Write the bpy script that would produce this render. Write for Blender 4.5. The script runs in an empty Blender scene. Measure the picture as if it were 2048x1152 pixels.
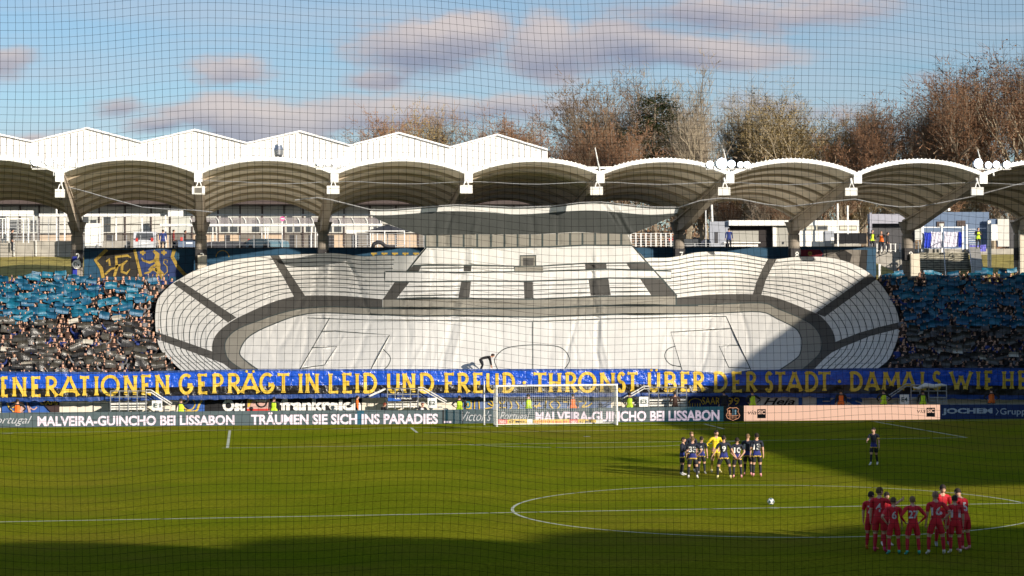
import bpy, math, random
import numpy as np
from mathutils import Vector, Matrix, geometry, noise as mnoise
from mathutils.bvhtree import BVHTree
R = math.radians
rnd = random.Random(7)
S = bpy.context.scene
COL = S.collection

# ---------------------------------------------------------------- camera, sky, sun, exposure
FPX = 3885.2
CAM = Vector((-17.18, -119.16, 6.744))
YAW, PIT, ROL = .1195, .015, -.0062
FW = Vector((math.sin(YAW)*math.cos(PIT), math.cos(YAW)*math.cos(PIT), math.sin(PIT)))
_r = Vector((math.cos(YAW), -math.sin(YAW), 0)); _u = _r.cross(FW)
RT = _r*math.cos(ROL) + _u*math.sin(ROL)
UP = -_r*math.sin(ROL) + _u*math.cos(ROL)
cd = bpy.data.cameras.new('camera'); cam = bpy.data.objects.new('camera', cd); COL.objects.link(cam)
cd.lens = 36*FPX/2048; cd.sensor_width = 36; cd.clip_end = 5000; cd.clip_start = .1
m = Matrix((RT, UP, -FW)).transposed().to_4x4(); m.translation = CAM
cam.matrix_world = m
S.camera = cam

SUN_ELEV = R(15.6)
SUN = Vector((.58*math.cos(SUN_ELEV), -.815*math.cos(SUN_ELEV), math.sin(SUN_ELEV))).normalized()
sd = bpy.data.lights.new('sun', 'SUN'); sd.energy = 5.0; sd.angle = R(.53); sd.color = (1, .90, .77)
so = bpy.data.objects.new('sun', sd); COL.objects.link(so)
so.rotation_euler = SUN.to_track_quat('Z', 'Y').to_euler(); so.location = (60, -90, 60)
S.view_settings.view_transform = 'Standard'; S.view_settings.look = 'None'
S.view_settings.gamma = 1; S.view_settings.use_curve_mapping = False
S.view_settings.exposure = 0.35

W = bpy.data.worlds.new('World'); S.world = W; W.use_nodes = True
def build_world():
    nt = W.node_tree; N = nt.nodes; L = nt.links
    N.clear()
    out = N.new('ShaderNodeOutputWorld'); bg = N.new('ShaderNodeBackground'); L.new(bg.outputs[0], out.inputs[0])
    bg.inputs[1].default_value = .095
    sky = N.new('ShaderNodeTexSky'); sky.sky_type = 'NISHITA'; sky.sun_disc = False
    sky.sun_elevation = SUN_ELEV; sky.sun_rotation = math.atan2(SUN.x, SUN.y)
    sky.air_density = 1.0; sky.dust_density = .35; sky.ozone_density = 3.0; sky.altitude = 250
    tc = N.new('ShaderNodeTexCoord')
    def dot(v):
        n = N.new('ShaderNodeVectorMath'); n.operation = 'DOT_PRODUCT'; L.new(tc.outputs['Generated'], n.inputs[0]); n.inputs[1].default_value = v; return n.outputs['Value']
    def M(op, a, b=None, c=None, clamp=False):
        n = N.new('ShaderNodeMath'); n.operation = op; n.use_clamp = clamp
        for i, v in enumerate((a, b, c)):
            if v is None: continue
            if isinstance(v, (int, float)): n.inputs[i].default_value = v
            else: L.new(v, n.inputs[i])
        return n.outputs[0]
    # direction of a point of the sky in tangents of azimuth and height, seen from the stadium
    f = M('MAXIMUM', dot((math.sin(YAW), math.cos(YAW), 0)), .25)
    a = M('DIVIDE', dot((math.cos(YAW), -math.sin(YAW), 0)), f)
    b = M('DIVIDE', dot((0, 0, 1)), f)
    cx = N.new('ShaderNodeCombineXYZ'); L.new(a, cx.inputs[0]); L.new(b, cx.inputs[1])
    nz = N.new('ShaderNodeTexNoise'); nz.inputs['Scale'].default_value = 14; nz.inputs['Detail'].default_value = 12; nz.inputs['Roughness'].default_value = .66
    mp = N.new('ShaderNodeMapping'); mp.inputs['Scale'].default_value = (.75, 1.7, 1); L.new(cx.outputs[0], mp.inputs[0]); L.new(mp.outputs[0], nz.inputs['Vector'])
    n0 = M('SUBTRACT', nz.outputs['Fac'], .5)
    # wobble the lookup so that cloud rims are ragged
    wb = N.new('ShaderNodeTexNoise'); wb.inputs['Scale'].default_value = 22; wb.inputs['Detail'].default_value = 5; L.new(mp.outputs[0], wb.inputs['Vector'])
    ws = N.new('ShaderNodeVectorMath'); ws.operation = 'MULTIPLY_ADD'; L.new(wb.outputs['Color'], ws.inputs[0]); ws.inputs[1].default_value = (.030, .017, 0)
    L.new(cx.outputs[0], ws.inputs[2])
    uv = ws.outputs[0]
    HOR = 576 + FPX*math.tan(PIT)
    CL = [(865, 88, 165, 62, 1), (950, 52, 90, 44, 1), (1108, 88, 98, 66, 1), (1270, 84, 150, 52, .95), (1440, 98, 170, 36, .8),
          (1400, 22, 220, 42, .75), (1650, 12, 260, 40, .5), (760, 142, 75, 26, .75), (480, 132, 90, 28, .6), (250, 196, 75, 26, .65), (430, 214, 130, 42, .85),
          (330, 236, 80, 26, .7), (540, 246, 170, 50, .85), (800, 216, 260, 44, .8), (1020, 214, 220, 36, .65), (25, 108, 80, 34, .6),
          (85, 264, 100, 26, .6), (1690, 212, 120, 18, .4), (1890, 140, 60, 18, .3), (1560, 200, 90, 26, .4), (-350, 150, 260, 60, 1), (2500, 120, 300, 60, .9), (1200, -300, 500, 130, .9), (200, -420, 400, 120, .9)]
    F = None; V = None
    for (x, y, rx, ry, st) in CL:
        c = ((x-1024)/FPX+.011, (HOR-y)/FPX+.0065)
        sb = N.new('ShaderNodeVectorMath'); sb.operation = 'SUBTRACT'; L.new(uv, sb.inputs[0]); sb.inputs[1].default_value = (c[0], c[1], 0)
        ml = N.new('ShaderNodeVectorMath'); ml.operation = 'MULTIPLY'; L.new(sb.outputs[0], ml.inputs[0]); ml.inputs[1].default_value = (FPX/rx, FPX/ry, 0)
        ln = N.new('ShaderNodeVectorMath'); ln.operation = 'LENGTH'; L.new(ml.outputs[0], ln.inputs[0])
        g = M('MULTIPLY', M('SUBTRACT', 1.25, ln.outputs['Value']), st)
        F = g if F is None else M('SMOOTH_MAX', F, g, .15)
        # underside: how far below the middle of its own cloud a direction lies
        sp = N.new('ShaderNodeSeparateXYZ'); L.new(ml.outputs[0], sp.inputs[0])
        low = M('MULTIPLY', M('MAXIMUM', g, 0), sp.outputs[1])
        V = low if V is None else M('ADD', V, low)
    dens = M('ADD', F, M('MULTIPLY', n0, 2.3))
    mr = N.new('ShaderNodeMapRange'); mr.interpolation_type = 'SMOOTHSTEP'; L.new(dens, mr.inputs[0])
    mr.inputs[1].default_value = -.02; mr.inputs[2].default_value = .62
    den = M('MULTIPLY', mr.outputs[0], .84)
    # thin high veil, drawn out in slanting streaks
    mp2 = N.new('ShaderNodeMapping'); mp2.inputs['Rotation'].default_value = (0, 0, R(-14)); mp2.inputs['Scale'].default_value = (2.0, 15, 1); L.new(cx.outputs[0], mp2.inputs[0])
    nz2 = N.new('ShaderNodeTexNoise'); nz2.inputs['Scale'].default_value = 2.4; nz2.inputs['Detail'].default_value = 6; nz2.inputs['Roughness'].default_value = .55; L.new(mp2.outputs[0], nz2.inputs['Vector'])
    mr2 = N.new('ShaderNodeMapRange'); L.new(nz2.outputs['Fac'], mr2.inputs[0]); mr2.inputs[1].default_value = .40; mr2.inputs[2].default_value = .78; mr2.inputs[3].default_value = 0; mr2.inputs[4].default_value = .75
    def mixc(fac, A, B):
        n = N.new('ShaderNodeMix'); n.data_type = 'RGBA'
        L.new(fac, n.inputs[0]) if not isinstance(fac, float) else setattr(n.inputs[0], 'default_value', fac)
        for s, v in ((6, A), (7, B)):
            if isinstance(v, tuple): n.inputs[s].default_value = v
            else: L.new(v, n.inputs[s])
        return n.outputs[2]
    lo = N.new('ShaderNodeMapRange'); L.new(M('ADD', V, M('MULTIPLY', n0, 1.6)), lo.inputs[0]); lo.inputs[1].default_value = -.55; lo.inputs[2].default_value = .5
    ccol = mixc(lo.outputs[0], (2.2, 2.3, 3.2, 1), (5.9, 5.0, 4.7, 1))
    veil = mixc(mr2.outputs[0], sky.outputs[0], (4.3, 4.9, 5.7, 1))
    fin = mixc(den, veil, ccol)
    hs = N.new('ShaderNodeHueSaturation'); hs.inputs['Saturation'].default_value = 1.0; L.new(fin, hs.inputs['Color'])
    L.new(hs.outputs[0], bg.inputs[0])
build_world()

# ---------------------------------------------------------------- helpers
def ray(px, py): return FW + RT*((px-1024)/FPX) - UP*((py-576)/FPX)
def P(px, py, Y):
    d = ray(px, py); t = (Y-CAM.y)/d.y; return CAM + d*t
def G(px, py, z=0.):
    d = ray(px, py); t = (z-CAM.z)/d.z; return CAM + d*t
def pix(v):
    d = Vector(v)-CAM; z = d.dot(FW); return 1024+FPX*d.dot(RT)/z, 576-FPX*d.dot(UP)/z
def XZ(px, py, Y):
    q = P(px, py, Y); return q.x, q.z

MATS = {}
def mat(name, col, rough=.8, metal=0., var=.18, scale=3., bump=0., emit=None, es=0., spec=.4, bscale=None, alpha=None, trans=0.):
    if name in MATS: return MATS[name]
    mt = bpy.data.materials.new(name); mt.use_nodes = True; N = mt.node_tree.nodes; L = mt.node_tree.links
    b = N['Principled BSDF']; MATS[name] = mt
    b.inputs['Roughness'].default_value = rough; b.inputs['Metallic'].default_value = metal
    b.inputs['Specular IOR Level'].default_value = spec
    c = tuple(col)[:3]
    if var > 0:
        tc = N.new('ShaderNodeTexCoord'); nz = N.new('ShaderNodeTexNoise'); nz.inputs['Scale'].default_value = scale; nz.inputs['Detail'].default_value = 6
        L.new(tc.outputs['Object'], nz.inputs['Vector'])
        cr = N.new('ShaderNodeValToRGB'); L.new(nz.outputs['Fac'], cr.inputs[0])
        cr.color_ramp.elements[0].position = .3; cr.color_ramp.elements[1].position = .7
        cr.color_ramp.elements[0].color = tuple(x*(1-var) for x in c)+(1,)
        cr.color_ramp.elements[1].color = tuple(min(1, x*(1+var)) for x in c)+(1,)
        L.new(cr.outputs[0], b.inputs['Base Color'])
        if bump:
            nb = N.new('ShaderNodeTexNoise'); nb.inputs['Scale'].default_value = bscale or scale*4; nb.inputs['Detail'].default_value = 4; L.new(tc.outputs['Object'], nb.inputs['Vector'])
            bm = N.new('ShaderNodeBump'); bm.inputs['Strength'].default_value = 1; bm.inputs['Distance'].default_value = bump; L.new(nb.outputs['Fac'], bm.inputs['Height']); L.new(bm.outputs[0], b.inputs['Normal'])
    else:
        b.inputs['Base Color'].default_value = c+(1,)
    if emit:
        b.inputs['Emission Color'].default_value = tuple(emit)+(1,); b.inputs['Emission Strength'].default_value = es
    if trans: b.inputs['Transmission Weight'].default_value = trans
    if alpha is not None: b.inputs['Alpha'].default_value = alpha
    return mt

class MB:
    def __init__(s): s.v = []; s.f = []; s.m = []
    def add(s, vs, fs, m=0):
        o = len(s.v); s.v += [tuple(v) for v in vs]; s.f += [tuple(i+o for i in f) for f in fs]; s.m += [m]*len(fs); return s
    def box(s, c, d, rz=0., m=0, rx=0., ry=0.):
        M3 = Matrix.Rotation(rz, 3, 'Z') @ Matrix.Rotation(ry, 3, 'Y') @ Matrix.Rotation(rx, 3, 'X')
        vs = [Vector(c) + M3 @ Vector((x*d[0]/2, y*d[1]/2, z*d[2]/2)) for x in (-1, 1) for y in (-1, 1) for z in (-1, 1)]
        return s.add(vs, [(0, 1, 3, 2), (4, 6, 7, 5), (0, 4, 5, 1), (2, 3, 7, 6), (0, 2, 6, 4), (1, 5, 7, 3)], m)
    def b2(s, x0, x1, y0, y1, z0, z1, m=0):
        return s.box(((x0+x1)/2, (y0+y1)/2, (z0+z1)/2), (abs(x1-x0), abs(y1-y0), abs(z1-z0)), m=m)
    def tube(s, path, r, n=5, m=0, cap=True):
        path = [Vector(p) for p in path]; rs = r if isinstance(r, (list, tuple)) else [r]*len(path)
        vs = []; prev = None
        for i, p in enumerate(path):
            d = (path[min(i+1, len(path)-1)] - path[max(i-1, 0)]); d = d.normalized() if d.length > 1e-9 else Vector((0, 0, 1))
            a = d.orthogonal().normalized() if prev is None else (prev - d*prev.dot(d))
            a = a.normalized() if a.length > 1e-6 else d.orthogonal().normalized()
            prev = a; b = d.cross(a)
            vs += [p + (a*math.cos(2*math.pi*k/n) + b*math.sin(2*math.pi*k/n))*rs[i] for k in range(n)]
        fs = [(i*n+k, i*n+(k+1) % n, (i+1)*n+(k+1) % n, (i+1)*n+k) for i in range(len(path)-1) for k in range(n)]
        if cap: fs += [tuple(range(n))[::-1], tuple((len(path)-1)*n+k for k in range(n))]
        return s.add(vs, fs, m)
    def lathe(s, c, prof, n=16, m=0):
        vs = [(c[0]+r*math.cos(2*math.pi*k/n), c[1]+r*math.sin(2*math.pi*k/n), c[2]+z) for r, z in prof for k in range(n)]
        fs = [(i*n+k, i*n+(k+1) % n, (i+1)*n+(k+1) % n, (i+1)*n+k) for i in range(len(prof)-1) for k in range(n)]
        fs += [tuple(range(n))[::-1], tuple((len(prof)-1)*n+k for k in range(n))]
        return s.add(vs, fs, m)
    def ell(s, c, r, n=10, k=6, m=0, M3=None):
        vs = []; c = Vector(c)
        for i in range(k+1):
            t = math.pi*i/k
            for j in range(n):
                p = 2*math.pi*j/n; v = Vector((r[0]*math.sin(t)*math.cos(p), r[1]*math.sin(t)*math.sin(p), r[2]*math.cos(t)))
                vs.append(c + (M3 @ v if M3 else v))
        return s.add(vs, [(i*n+j, (i+1)*n+j, (i+1)*n+(j+1) % n, i*n+(j+1) % n) for i in range(k) for j in range(n)], m)
    def prism(s, pts, d, m=0):
        # outline (3-D points) pushed by the vector d
        n = len(pts); pts = [Vector(p) for p in pts]; d = Vector(d)
        return s.add(pts+[p+d for p in pts], [tuple(range(n)), tuple(range(2*n-1, n-1, -1))] + [(i, i+n, (i+1) % n+n, (i+1) % n) for i in range(n)], m)
    def mesh(s, name, mats, smooth=False):
        me = bpy.data.meshes.new(name); me.from_pydata(s.v, [], s.f)
        for q in (mats if isinstance(mats, (list, tuple)) else [mats]): me.materials.append(q)
        if any(s.m): me.polygons.foreach_set('material_index', s.m)
        if smooth: me.polygons.foreach_set('use_smooth', [True]*len(s.f))
        me.update(); return me
    def build(s, name, mats, parent=None, smooth=False, recalc=False):
        o = bpy.data.objects.new(name, s.mesh(name, mats, smooth)); COL.objects.link(o)
        if parent is not None: o.parent = parent
        return o

def empty(name, loc=(0, 0, 0), rz=0.):
    o = bpy.data.objects.new(name, None); COL.objects.link(o); o.location = loc; o.rotation_euler = (0, 0, rz); o.empty_display_size = .3; return o
def tag(o, label=None, cat=None, group=None, kind=None):
    if label: o['label'] = label
    if cat: o['category'] = cat
    if group: o['group'] = group
    if kind: o['kind'] = kind
    return o
def wchild(o, parent):      # child built in world coordinates
    o.parent = parent; o.matrix_parent_inverse = Matrix.Translation(-Vector(parent.location)) if parent.rotation_euler.z == 0 else (Matrix.Translation(parent.location) @ Matrix.Rotation(parent.rotation_euler.z, 4, 'Z')).inverted(); return o
def inst(me, name, parent=None, loc=None, rz=None, sc=None):
    o = bpy.data.objects.new(name, me); COL.objects.link(o)
    if parent is not None: o.parent = parent
    if loc is not None: o.location = loc
    if rz is not None: o.rotation_euler = (0, 0, rz)
    if sc is not None: o.scale = sc if isinstance(sc, (tuple, list)) else (sc,)*3
    return o
KIDS = {}
def copy_tree(o, parent=None):
    c = o.copy(); COL.objects.link(c)
    if parent is not None: c.parent = parent
    for ch in KIDS.setdefault(o.name, [x for x in bpy.data.objects if x.parent == o]): copy_tree(ch, c)
    return c

def text_geo(s, bold=.0, shear=0.):
    cu = bpy.data.curves.new('t', 'FONT'); cu.body = s; cu.offset = bold; cu.shear = shear; cu.resolution_u = 3; cu.fill_mode = 'FRONT' if hasattr(cu, 'fill_mode') else cu.fill_mode
    o = bpy.data.objects.new('t', cu); COL.objects.link(o)
    dg = bpy.context.evaluated_depsgraph_get(); me = bpy.data.meshes.new_from_object(o.evaluated_get(dg))
    vs = [v.co.copy() for v in me.vertices]; fs = [tuple(p.vertices) for p in me.polygons]
    bpy.data.objects.remove(o); bpy.data.curves.remove(cu); bpy.data.meshes.remove(me)
    if not vs: return [], []
    x0 = min(v.x for v in vs); x1 = max(v.x for v in vs); y0 = min(v.y for v in vs); y1 = max(v.y for v in vs)
    return [((v.x-x0)/(x1-x0), (v.y-y0)/(y1-y0)) for v in vs], fs
def text_on(s, box, surf, name, mt, parent, bold=.0, shear=0., kind=None):
    """flat lettering; box = corners in photo pixels, surf maps a photo pixel to the surface it is printed on"""
    uv, fs = text_geo(s, bold, shear); x0, y0, x1, y1 = box[:4]; sl = box[4] if len(box) > 4 else 0
    mb = MB(); mb.add([surf(x0+(x1-x0)*u, y1+(y0-y1)*v+sl*u) for u, v in uv], fs)
    o = mb.build(name, mt); wchild(o, parent); return o
def text_world(s, origin, ux, uz, w, h, name, mt, parent=None, bold=0., shear=0.):
    uv, fs = text_geo(s, bold, shear); o = Vector(origin)
    mb = MB(); mb.add([o + Vector(ux)*(u-.5)*w + Vector(uz)*(v-.5)*h for u, v in uv], fs)
    return mb.build(name, mt, parent)

# common materials
white = mat('white_paint', (.80, .79, .75), .5, var=.05)
offwhite = mat('weathered_white', (.70, .68, .62), .7, var=.14, scale=1.2)
steel = mat('galvanised_steel', (.42, .43, .44), .45, .6, var=.15)
greysteel = mat('grey_paint_steel', (.34, .35, .36), .5, var=.12)
dark = mat('dark_paint', (.035, .035, .04), .6)
black = mat('black_cloth', (.018, .018, .02), .85, spec=.2)
concrete = mat('concrete', (.34, .32, .28), .9, var=.2, scale=1.3, bump=.01)
concrete_d = mat('dark_concrete', (.20, .18, .155), .9, var=.2, scale=1.5)
cream = mat('cream_render', (.72, .66, .55), .85, var=.08)
grey_l = mat('light_grey_panel', (.55, .54, .49), .7, var=.08)
brown_d = mat('dark_brown_cladding', (.075, .055, .05), .8)
skin = mat('skin', (.62, .36, .25), .6, var=.08, scale=9)
hair_d = mat('dark_hair', (.03, .02, .015), .8); hair_b = mat('fair_hair', (.22, .13, .06), .8)

# ---------------------------------------------------------------- ground and pitch
def grass_material():
    mt = bpy.data.materials.new('pitch_grass'); mt.use_nodes = True; N = mt.node_tree.nodes; L = mt.node_tree.links
    b = N['Principled BSDF']; b.inputs['Roughness'].default_value = .9; b.inputs['Specular IOR Level'].default_value = .0
    tc = N.new('ShaderNodeTexCoord')
    def nz(sc, det, rough=.6, vec=None):
        n = N.new('ShaderNodeTexNoise'); n.inputs['Scale'].default_value = sc; n.inputs['Detail'].default_value = det; n.inputs['Roughness'].default_value = rough
        L.new(vec or tc.outputs['Object'], n.inputs['Vector']); return n.outputs['Fac']
    def ramp(f, p0, c0, p1, c1):
        r = N.new('ShaderNodeValToRGB'); L.new(f, r.inputs[0]); e = r.color_ramp.elements
        e[0].position = p0; e[0].color = c0+(1,); e[1].position = p1; e[1].color = c1+(1,); return r.outputs[0]
    def mix(f, A, B, mode='MIX'):
        n = N.new('ShaderNodeMix'); n.data_type = 'RGBA'; n.blend_type = mode
        if isinstance(f, float): n.inputs[0].default_value = f
        else: L.new(f, n.inputs[0])
        for s_, v in ((6, A), (7, B)):
            if isinstance(v, tuple): n.inputs[s_].default_value = v+(1,)
            else: L.new(v, n.inputs[s_])
        return n.outputs[2]
    base = ramp(nz(.09, 4), .35, (.245, .295, .016), .65, (.365, .365, .026))
    fine = ramp(nz(7, 6, .75), .32, (.45, .47, .4), .70, (1.5, 1.48, 1.3))
    mid = ramp(nz(.9, 5, .7), .3, (.86, .88, .8), .7, (1.12, 1.1, 1.1))
    c = mix(1., base, mid, 'MULTIPLY'); c = mix(1., c, fine, 'MULTIPLY')
    # mown bands across the pitch
    sx = N.new('ShaderNodeSeparateXYZ'); L.new(tc.outputs['Object'], sx.inputs[0])
    w = N.new('ShaderNodeMath'); w.operation = 'SINE'; mm = N.new('ShaderNodeMath'); mm.operation = 'MULTIPLY'; L.new(sx.outputs[1], mm.inputs[0]); mm.inputs[1].default_value = math.pi/5.5; L.new(mm.outputs[0], w.inputs[0])
    mw = N.new('ShaderNodeMapRange'); L.new(w.outputs[0], mw.inputs[0]); mw.inputs[1].default_value = -.15; mw.inputs[2].default_value = .15; mw.inputs[3].default_value = 0; mw.inputs[4].default_value = .3
    c = mix(mw.outputs[0], c, (.17, .27, .008))
    # worn brownish patches
    wp = N.new('ShaderNodeMapping'); L.new(tc.outputs['Object'], wp.inputs[0]); wp.inputs['Location'].default_value = (3, 1, 0)
    wm = ramp(nz(.055, 5, .65, wp.outputs[0]), .5, (0, 0, 0), .68, (1, 1, 1))
    sp = N.new('ShaderNodeTexNoise'); sp.inputs['Scale'].default_value = 2.2; sp.inputs['Detail'].default_value = 6; L.new(tc.outputs['Object'], sp.inputs['Vector'])
    m2 = N.new('ShaderNodeMath'); m2.operation = 'MULTIPLY'; L.new(wm, m2.inputs[0]); L.new(sp.outputs['Fac'], m2.inputs[1])
    c = mix(m2.outputs[0], c, (.33, .22, .045))
    L.new(c, b.inputs['Base Color'])
    bm = N.new('ShaderNodeBump'); bm.inputs['Distance'].default_value = .22; bm.inputs['Strength'].default_value = 1; L.new(nz(11, 5, .8), bm.inputs['Height']); L.new(bm.outputs[0], b.inputs['Normal'])
    return mt
GRASS = grass_material()
rough_ground = mat('rough_ground', (.13, .11, .07), .95, var=.3, scale=.2)
tag(MB().b2(-900, 900, -500, 1500, -.6, -.02).build('ground', rough_ground), kind='structure')
pitch = tag(MB().b2(-44, 41, -112, 8.3, -.015, 0).build('pitch', GRASS), kind='structure')
linem = mat('pitch_line_paint', (.52, .55, .40), .9, var=.25, scale=3)
def line(pts, w=.12, name='pitch_line'):
    mb = MB(); vs = []
    for i, p in enumerate(pts):
        a = Vector(pts[max(0, i-1)]); c = Vector(pts[min(len(pts)-1, i+1)]); d = (c-a).normalized(); n = Vector((-d.y, d.x))*w/2
        vs += [(p[0]-n.x, p[1]-n.y, .005), (p[0]+n.x, p[1]+n.y, .005)]
    mb.add(vs, [(2*i, 2*i+2, 2*i+3, 2*i+1) for i in range(len(pts)-1)])
    return mb.build(name, linem, pitch)
HW = 34
line([(-HW, 0), (HW, 0)], .13); line([(-HW, -105), (HW, -105)]); line([(-HW, -52.5), (HW, -52.5)], .13)
line([(-HW, -105), (-HW, 0)]); line([(HW, -105), (HW, 0)])
for s in (0, 1):
    Y = lambda y: -y if s == 0 else -105+y
    for hw, d in ((20.16, 16.5), (9.16, 5.5)):
        line([(-hw, Y(0.1)), (-hw+(.28 if hw > 15 and s == 0 else 0), Y(d))], .15); line([(hw, Y(0.1)), (hw, Y(d))], .15); line([(-hw, Y(d)), (hw, Y(d))], .12)
    a0 = math.acos(5.5/9.15)
    line([(9.15*math.sin(t), Y(11+9.15*math.cos(t))) for t in [a0*(i/12-1) for i in range(25)]])
    line([(.12*math.cos(t), Y(11)+.12*math.sin(t)) for t in np.linspace(0, 2*math.pi, 9)], .2, 'penalty_spot')
line([(9.15*math.cos(t), -52.5+9.15*math.sin(t)) for t in np.linspace(0, 2*math.pi, 97)], .105)
line([(.12*math.cos(t), -52.5+.12*math.sin(t)) for t in np.linspace(0, 2*math.pi, 9)], .2, 'centre_spot')
for sx in (-1, 1):      # corner arcs
    line([(sx*(HW-math.cos(t)), -math.sin(t)) for t in np.linspace(0, math.pi/2, 7)])

# ---------------------------------------------------------------- far standing terrace
TX = [-31.64+9.12*i for i in range(-2, 10)]; CX = [-31.85+8.98*i for i in range(-2, 10)]
ROWS = 20
def row(i): return 9.0+.8*i, 1.75+.335*i
stand = tag(empty('grandstand', (0, 9, 0)), 'far standing terrace under a row of low arched roof vaults with round concrete columns', 'grandstand')
terr = mat('terrace_concrete', (.16, .15, .135), .9, var=.25, scale=1.5)
for i in range(ROWS):
    y, z = row(i)
    wchild(MB().b2(-52, 52, y-.4, y+.4 if i < ROWS-1 else y+1.6, z-.33 if i else .02, z).build('terrace_step', terr), stand)
wchild(MB().b2(-52, 52, 8.35, 8.55, 0, 2.9).build('front_wall', cream), stand)
wchild(MB().b2(-52, 52, 8.5, 8.62, 2.9, 3.0).build('front_rail', steel), stand)

roofun = mat('roof_underside', (.82, .72, .58), .75, var=.12, scale=.8, bump=.01)
ribm = mat('roof_rib', (.40, .33, .24), .7, var=.1)
beamm = mat('valley_beam_paint', (.46, .39, .31), .8, var=.12, scale=1)
colm = mat('column_concrete', (.27, .235, .195), .85, var=.12, scale=1.2)
fasc = mat('white_fascia', (.88, .87, .83), .45, var=.03)
def roof(parent, tx, cx, T, yf, yr, cap=True):
    """arched vaults between valley beams: tx/cx = x of the beam tips / columns, T maps local (x,y,z)"""
    zv = lambda v: 16.55*(1-v)+14.05*v
    rise = lambda v: .98*(1-v)+1.5*v
    X = lambda i, v: tx[i]*(1-v)+cx[i]*v
    for i in range(len(tx)-1):
        NU, NV = 60, 6
        mb = MB(); top = []; bot = []
        def pt(u, v, dz=0.):
            x = X(i, v)*(1-u)+X(i+1, v)*u; z = zv(v)+rise(v)*(1-(2*u-1)**2)**.92 if 0 < u < 1 else zv(v)
            return T(x, yf*(1-v)+yr*v, z+dz)
        for j in range(NV+1):
            for k in range(NU+1):
                zz = .13 if k % 2 else 0.
                top.append(pt(k/NU, j/NV, .10+zz)); bot.append(pt(k/NU, j/NV, .0))
        n = (NU+1)*(NV+1)
        fs = [(j*(NU+1)+k, j*(NU+1)+k+1, (j+1)*(NU+1)+k+1, (j+1)*(NU+1)+k) for j in range(NV) for k in range(NU)]
        mb.add(top, fs, 1); mb.add(bot, [f[::-1] for f in fs], 0)
        rim = [(k, k+1, k+1+n, k+n) for k in range(NU)]
        mb.add(top+bot, rim+[tuple(q+NV*(NU+1) if q < n else q+NV*(NU+1) for q in f) for f in rim], 1)
        v = mb.build('roof_vault', [roofun, fasc]); wchild(v, parent)
        # white front arch: a real bent strip in front of the sheet
        st = []
        for k in range(37):
            u = k/36
            for (dz, v_) in ((.13, -.012), (-.15, -.012), (-.15, .004), (.13, .004)): st.append(pt(min(max(u, 0), 1), v_, dz))
        fb = MB().add(st, [(4*k+a, 4*k+4+a, 4*k+4+(a+1) % 4, 4*k+(a+1) % 4) for k in range(36) for a in range(4)])
        f = fb.build('front_arch', fasc); wchild(f, parent)
        for j in range(1, 7):
            vv = j/6.4; st = []
            for k in range(25):
                for dz, dv in ((-.01, -.009), (-.17, -.007), (-.17, .007), (-.01, .009)): st.append(pt(k/24, vv+dv, dz))
            rb = MB().add(st, [(4*k+a, 4*k+4+a, 4*k+4+(a+1) % 4, 4*k+(a+1) % 4) for k in range(24) for a in range(4)])
            wchild(rb.build('rib', ribm), parent)
    for i in range(len(tx)):
        prof = [(-.02, 16.50), (1.0, 14.08), (1.06, 13.55), (.97, 13.2), (.86, 13.32), (-.02, 16.12)]
        mb = MB(); w = .24
        a = [T(X(i, v)-w, yf*(1-v)+yr*v, z) for v, z in prof]; b = [T(X(i, v)+w, yf*(1-v)+yr*v, z) for v, z in prof]; n = len(prof)
        mb.add(a+b, [tuple(range(n)), tuple(range(2*n-1, n-1, -1))]+[(k, k+n, (k+1) % n+n, (k+1) % n) for k in range(n)])
        wchild(mb.build('valley_beam', beamm), parent)
        # wide gutter plate on top of the beam
        a = [T(X(i, v)+sx, yf*(1-v)+yr*v, zv(v)-.02) for v, sx in ((0, -.3), (1.0, -.42), (1.0, .42), (0, .3))]
        wchild(MB().prism(a, (0, 0, -.14)).build('gutter', beamm), parent)
        mb = MB(); c = T(cx[i], yr, 0)
        z0 = 8.1
        mb.lathe((c.x, c.y, 0), [(.43, z0), (.43, 12.9), (.36, 12.92), (.36, 13.0), (.42, 13.05), (.55, 13.5), (.7, 13.9)], 20)
        col = mb.build('column', colm); wchild(col, parent)
        wchild(MB().b2(X(i, 0)-.28, X(i, 0)+.28, *sorted((T(0, yf-.28, 0).y, T(0, yf-.05, 0).y)), 15.95, 16.62).build('junction_box', fasc), parent)
roof(stand, TX, CX, lambda x, y, z: Vector((x, y, z)), 13., 26.)

# the stand behind the near goal: its roof and terrace carry the shade at the front of the picture
near = tag(empty('grandstand', (-10, -112, 0)), 'near terrace with arched roof that the picture is taken from', 'grandstand')
roof(near, [-56+9.0*i for i in range(0, 14)], [-56+9.0*i for i in range(0, 14)], lambda x, y, z: Vector((x, -110.3-(y-13), z+.0)), 13., 29.)
for i in range(14):
    wchild(MB().b2(-57, 62, -112.4-.8*i, -111.6-.8*i if i else -111.3, -.0 if not i else 1.6+.33*i-.33, 1.6+.33*i).build('terrace_step', terr), near)
wchild(MB().b2(-57, 62, -127.5, -127.0, 0, 12.5).build('rear_wall', concrete), near)

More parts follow.
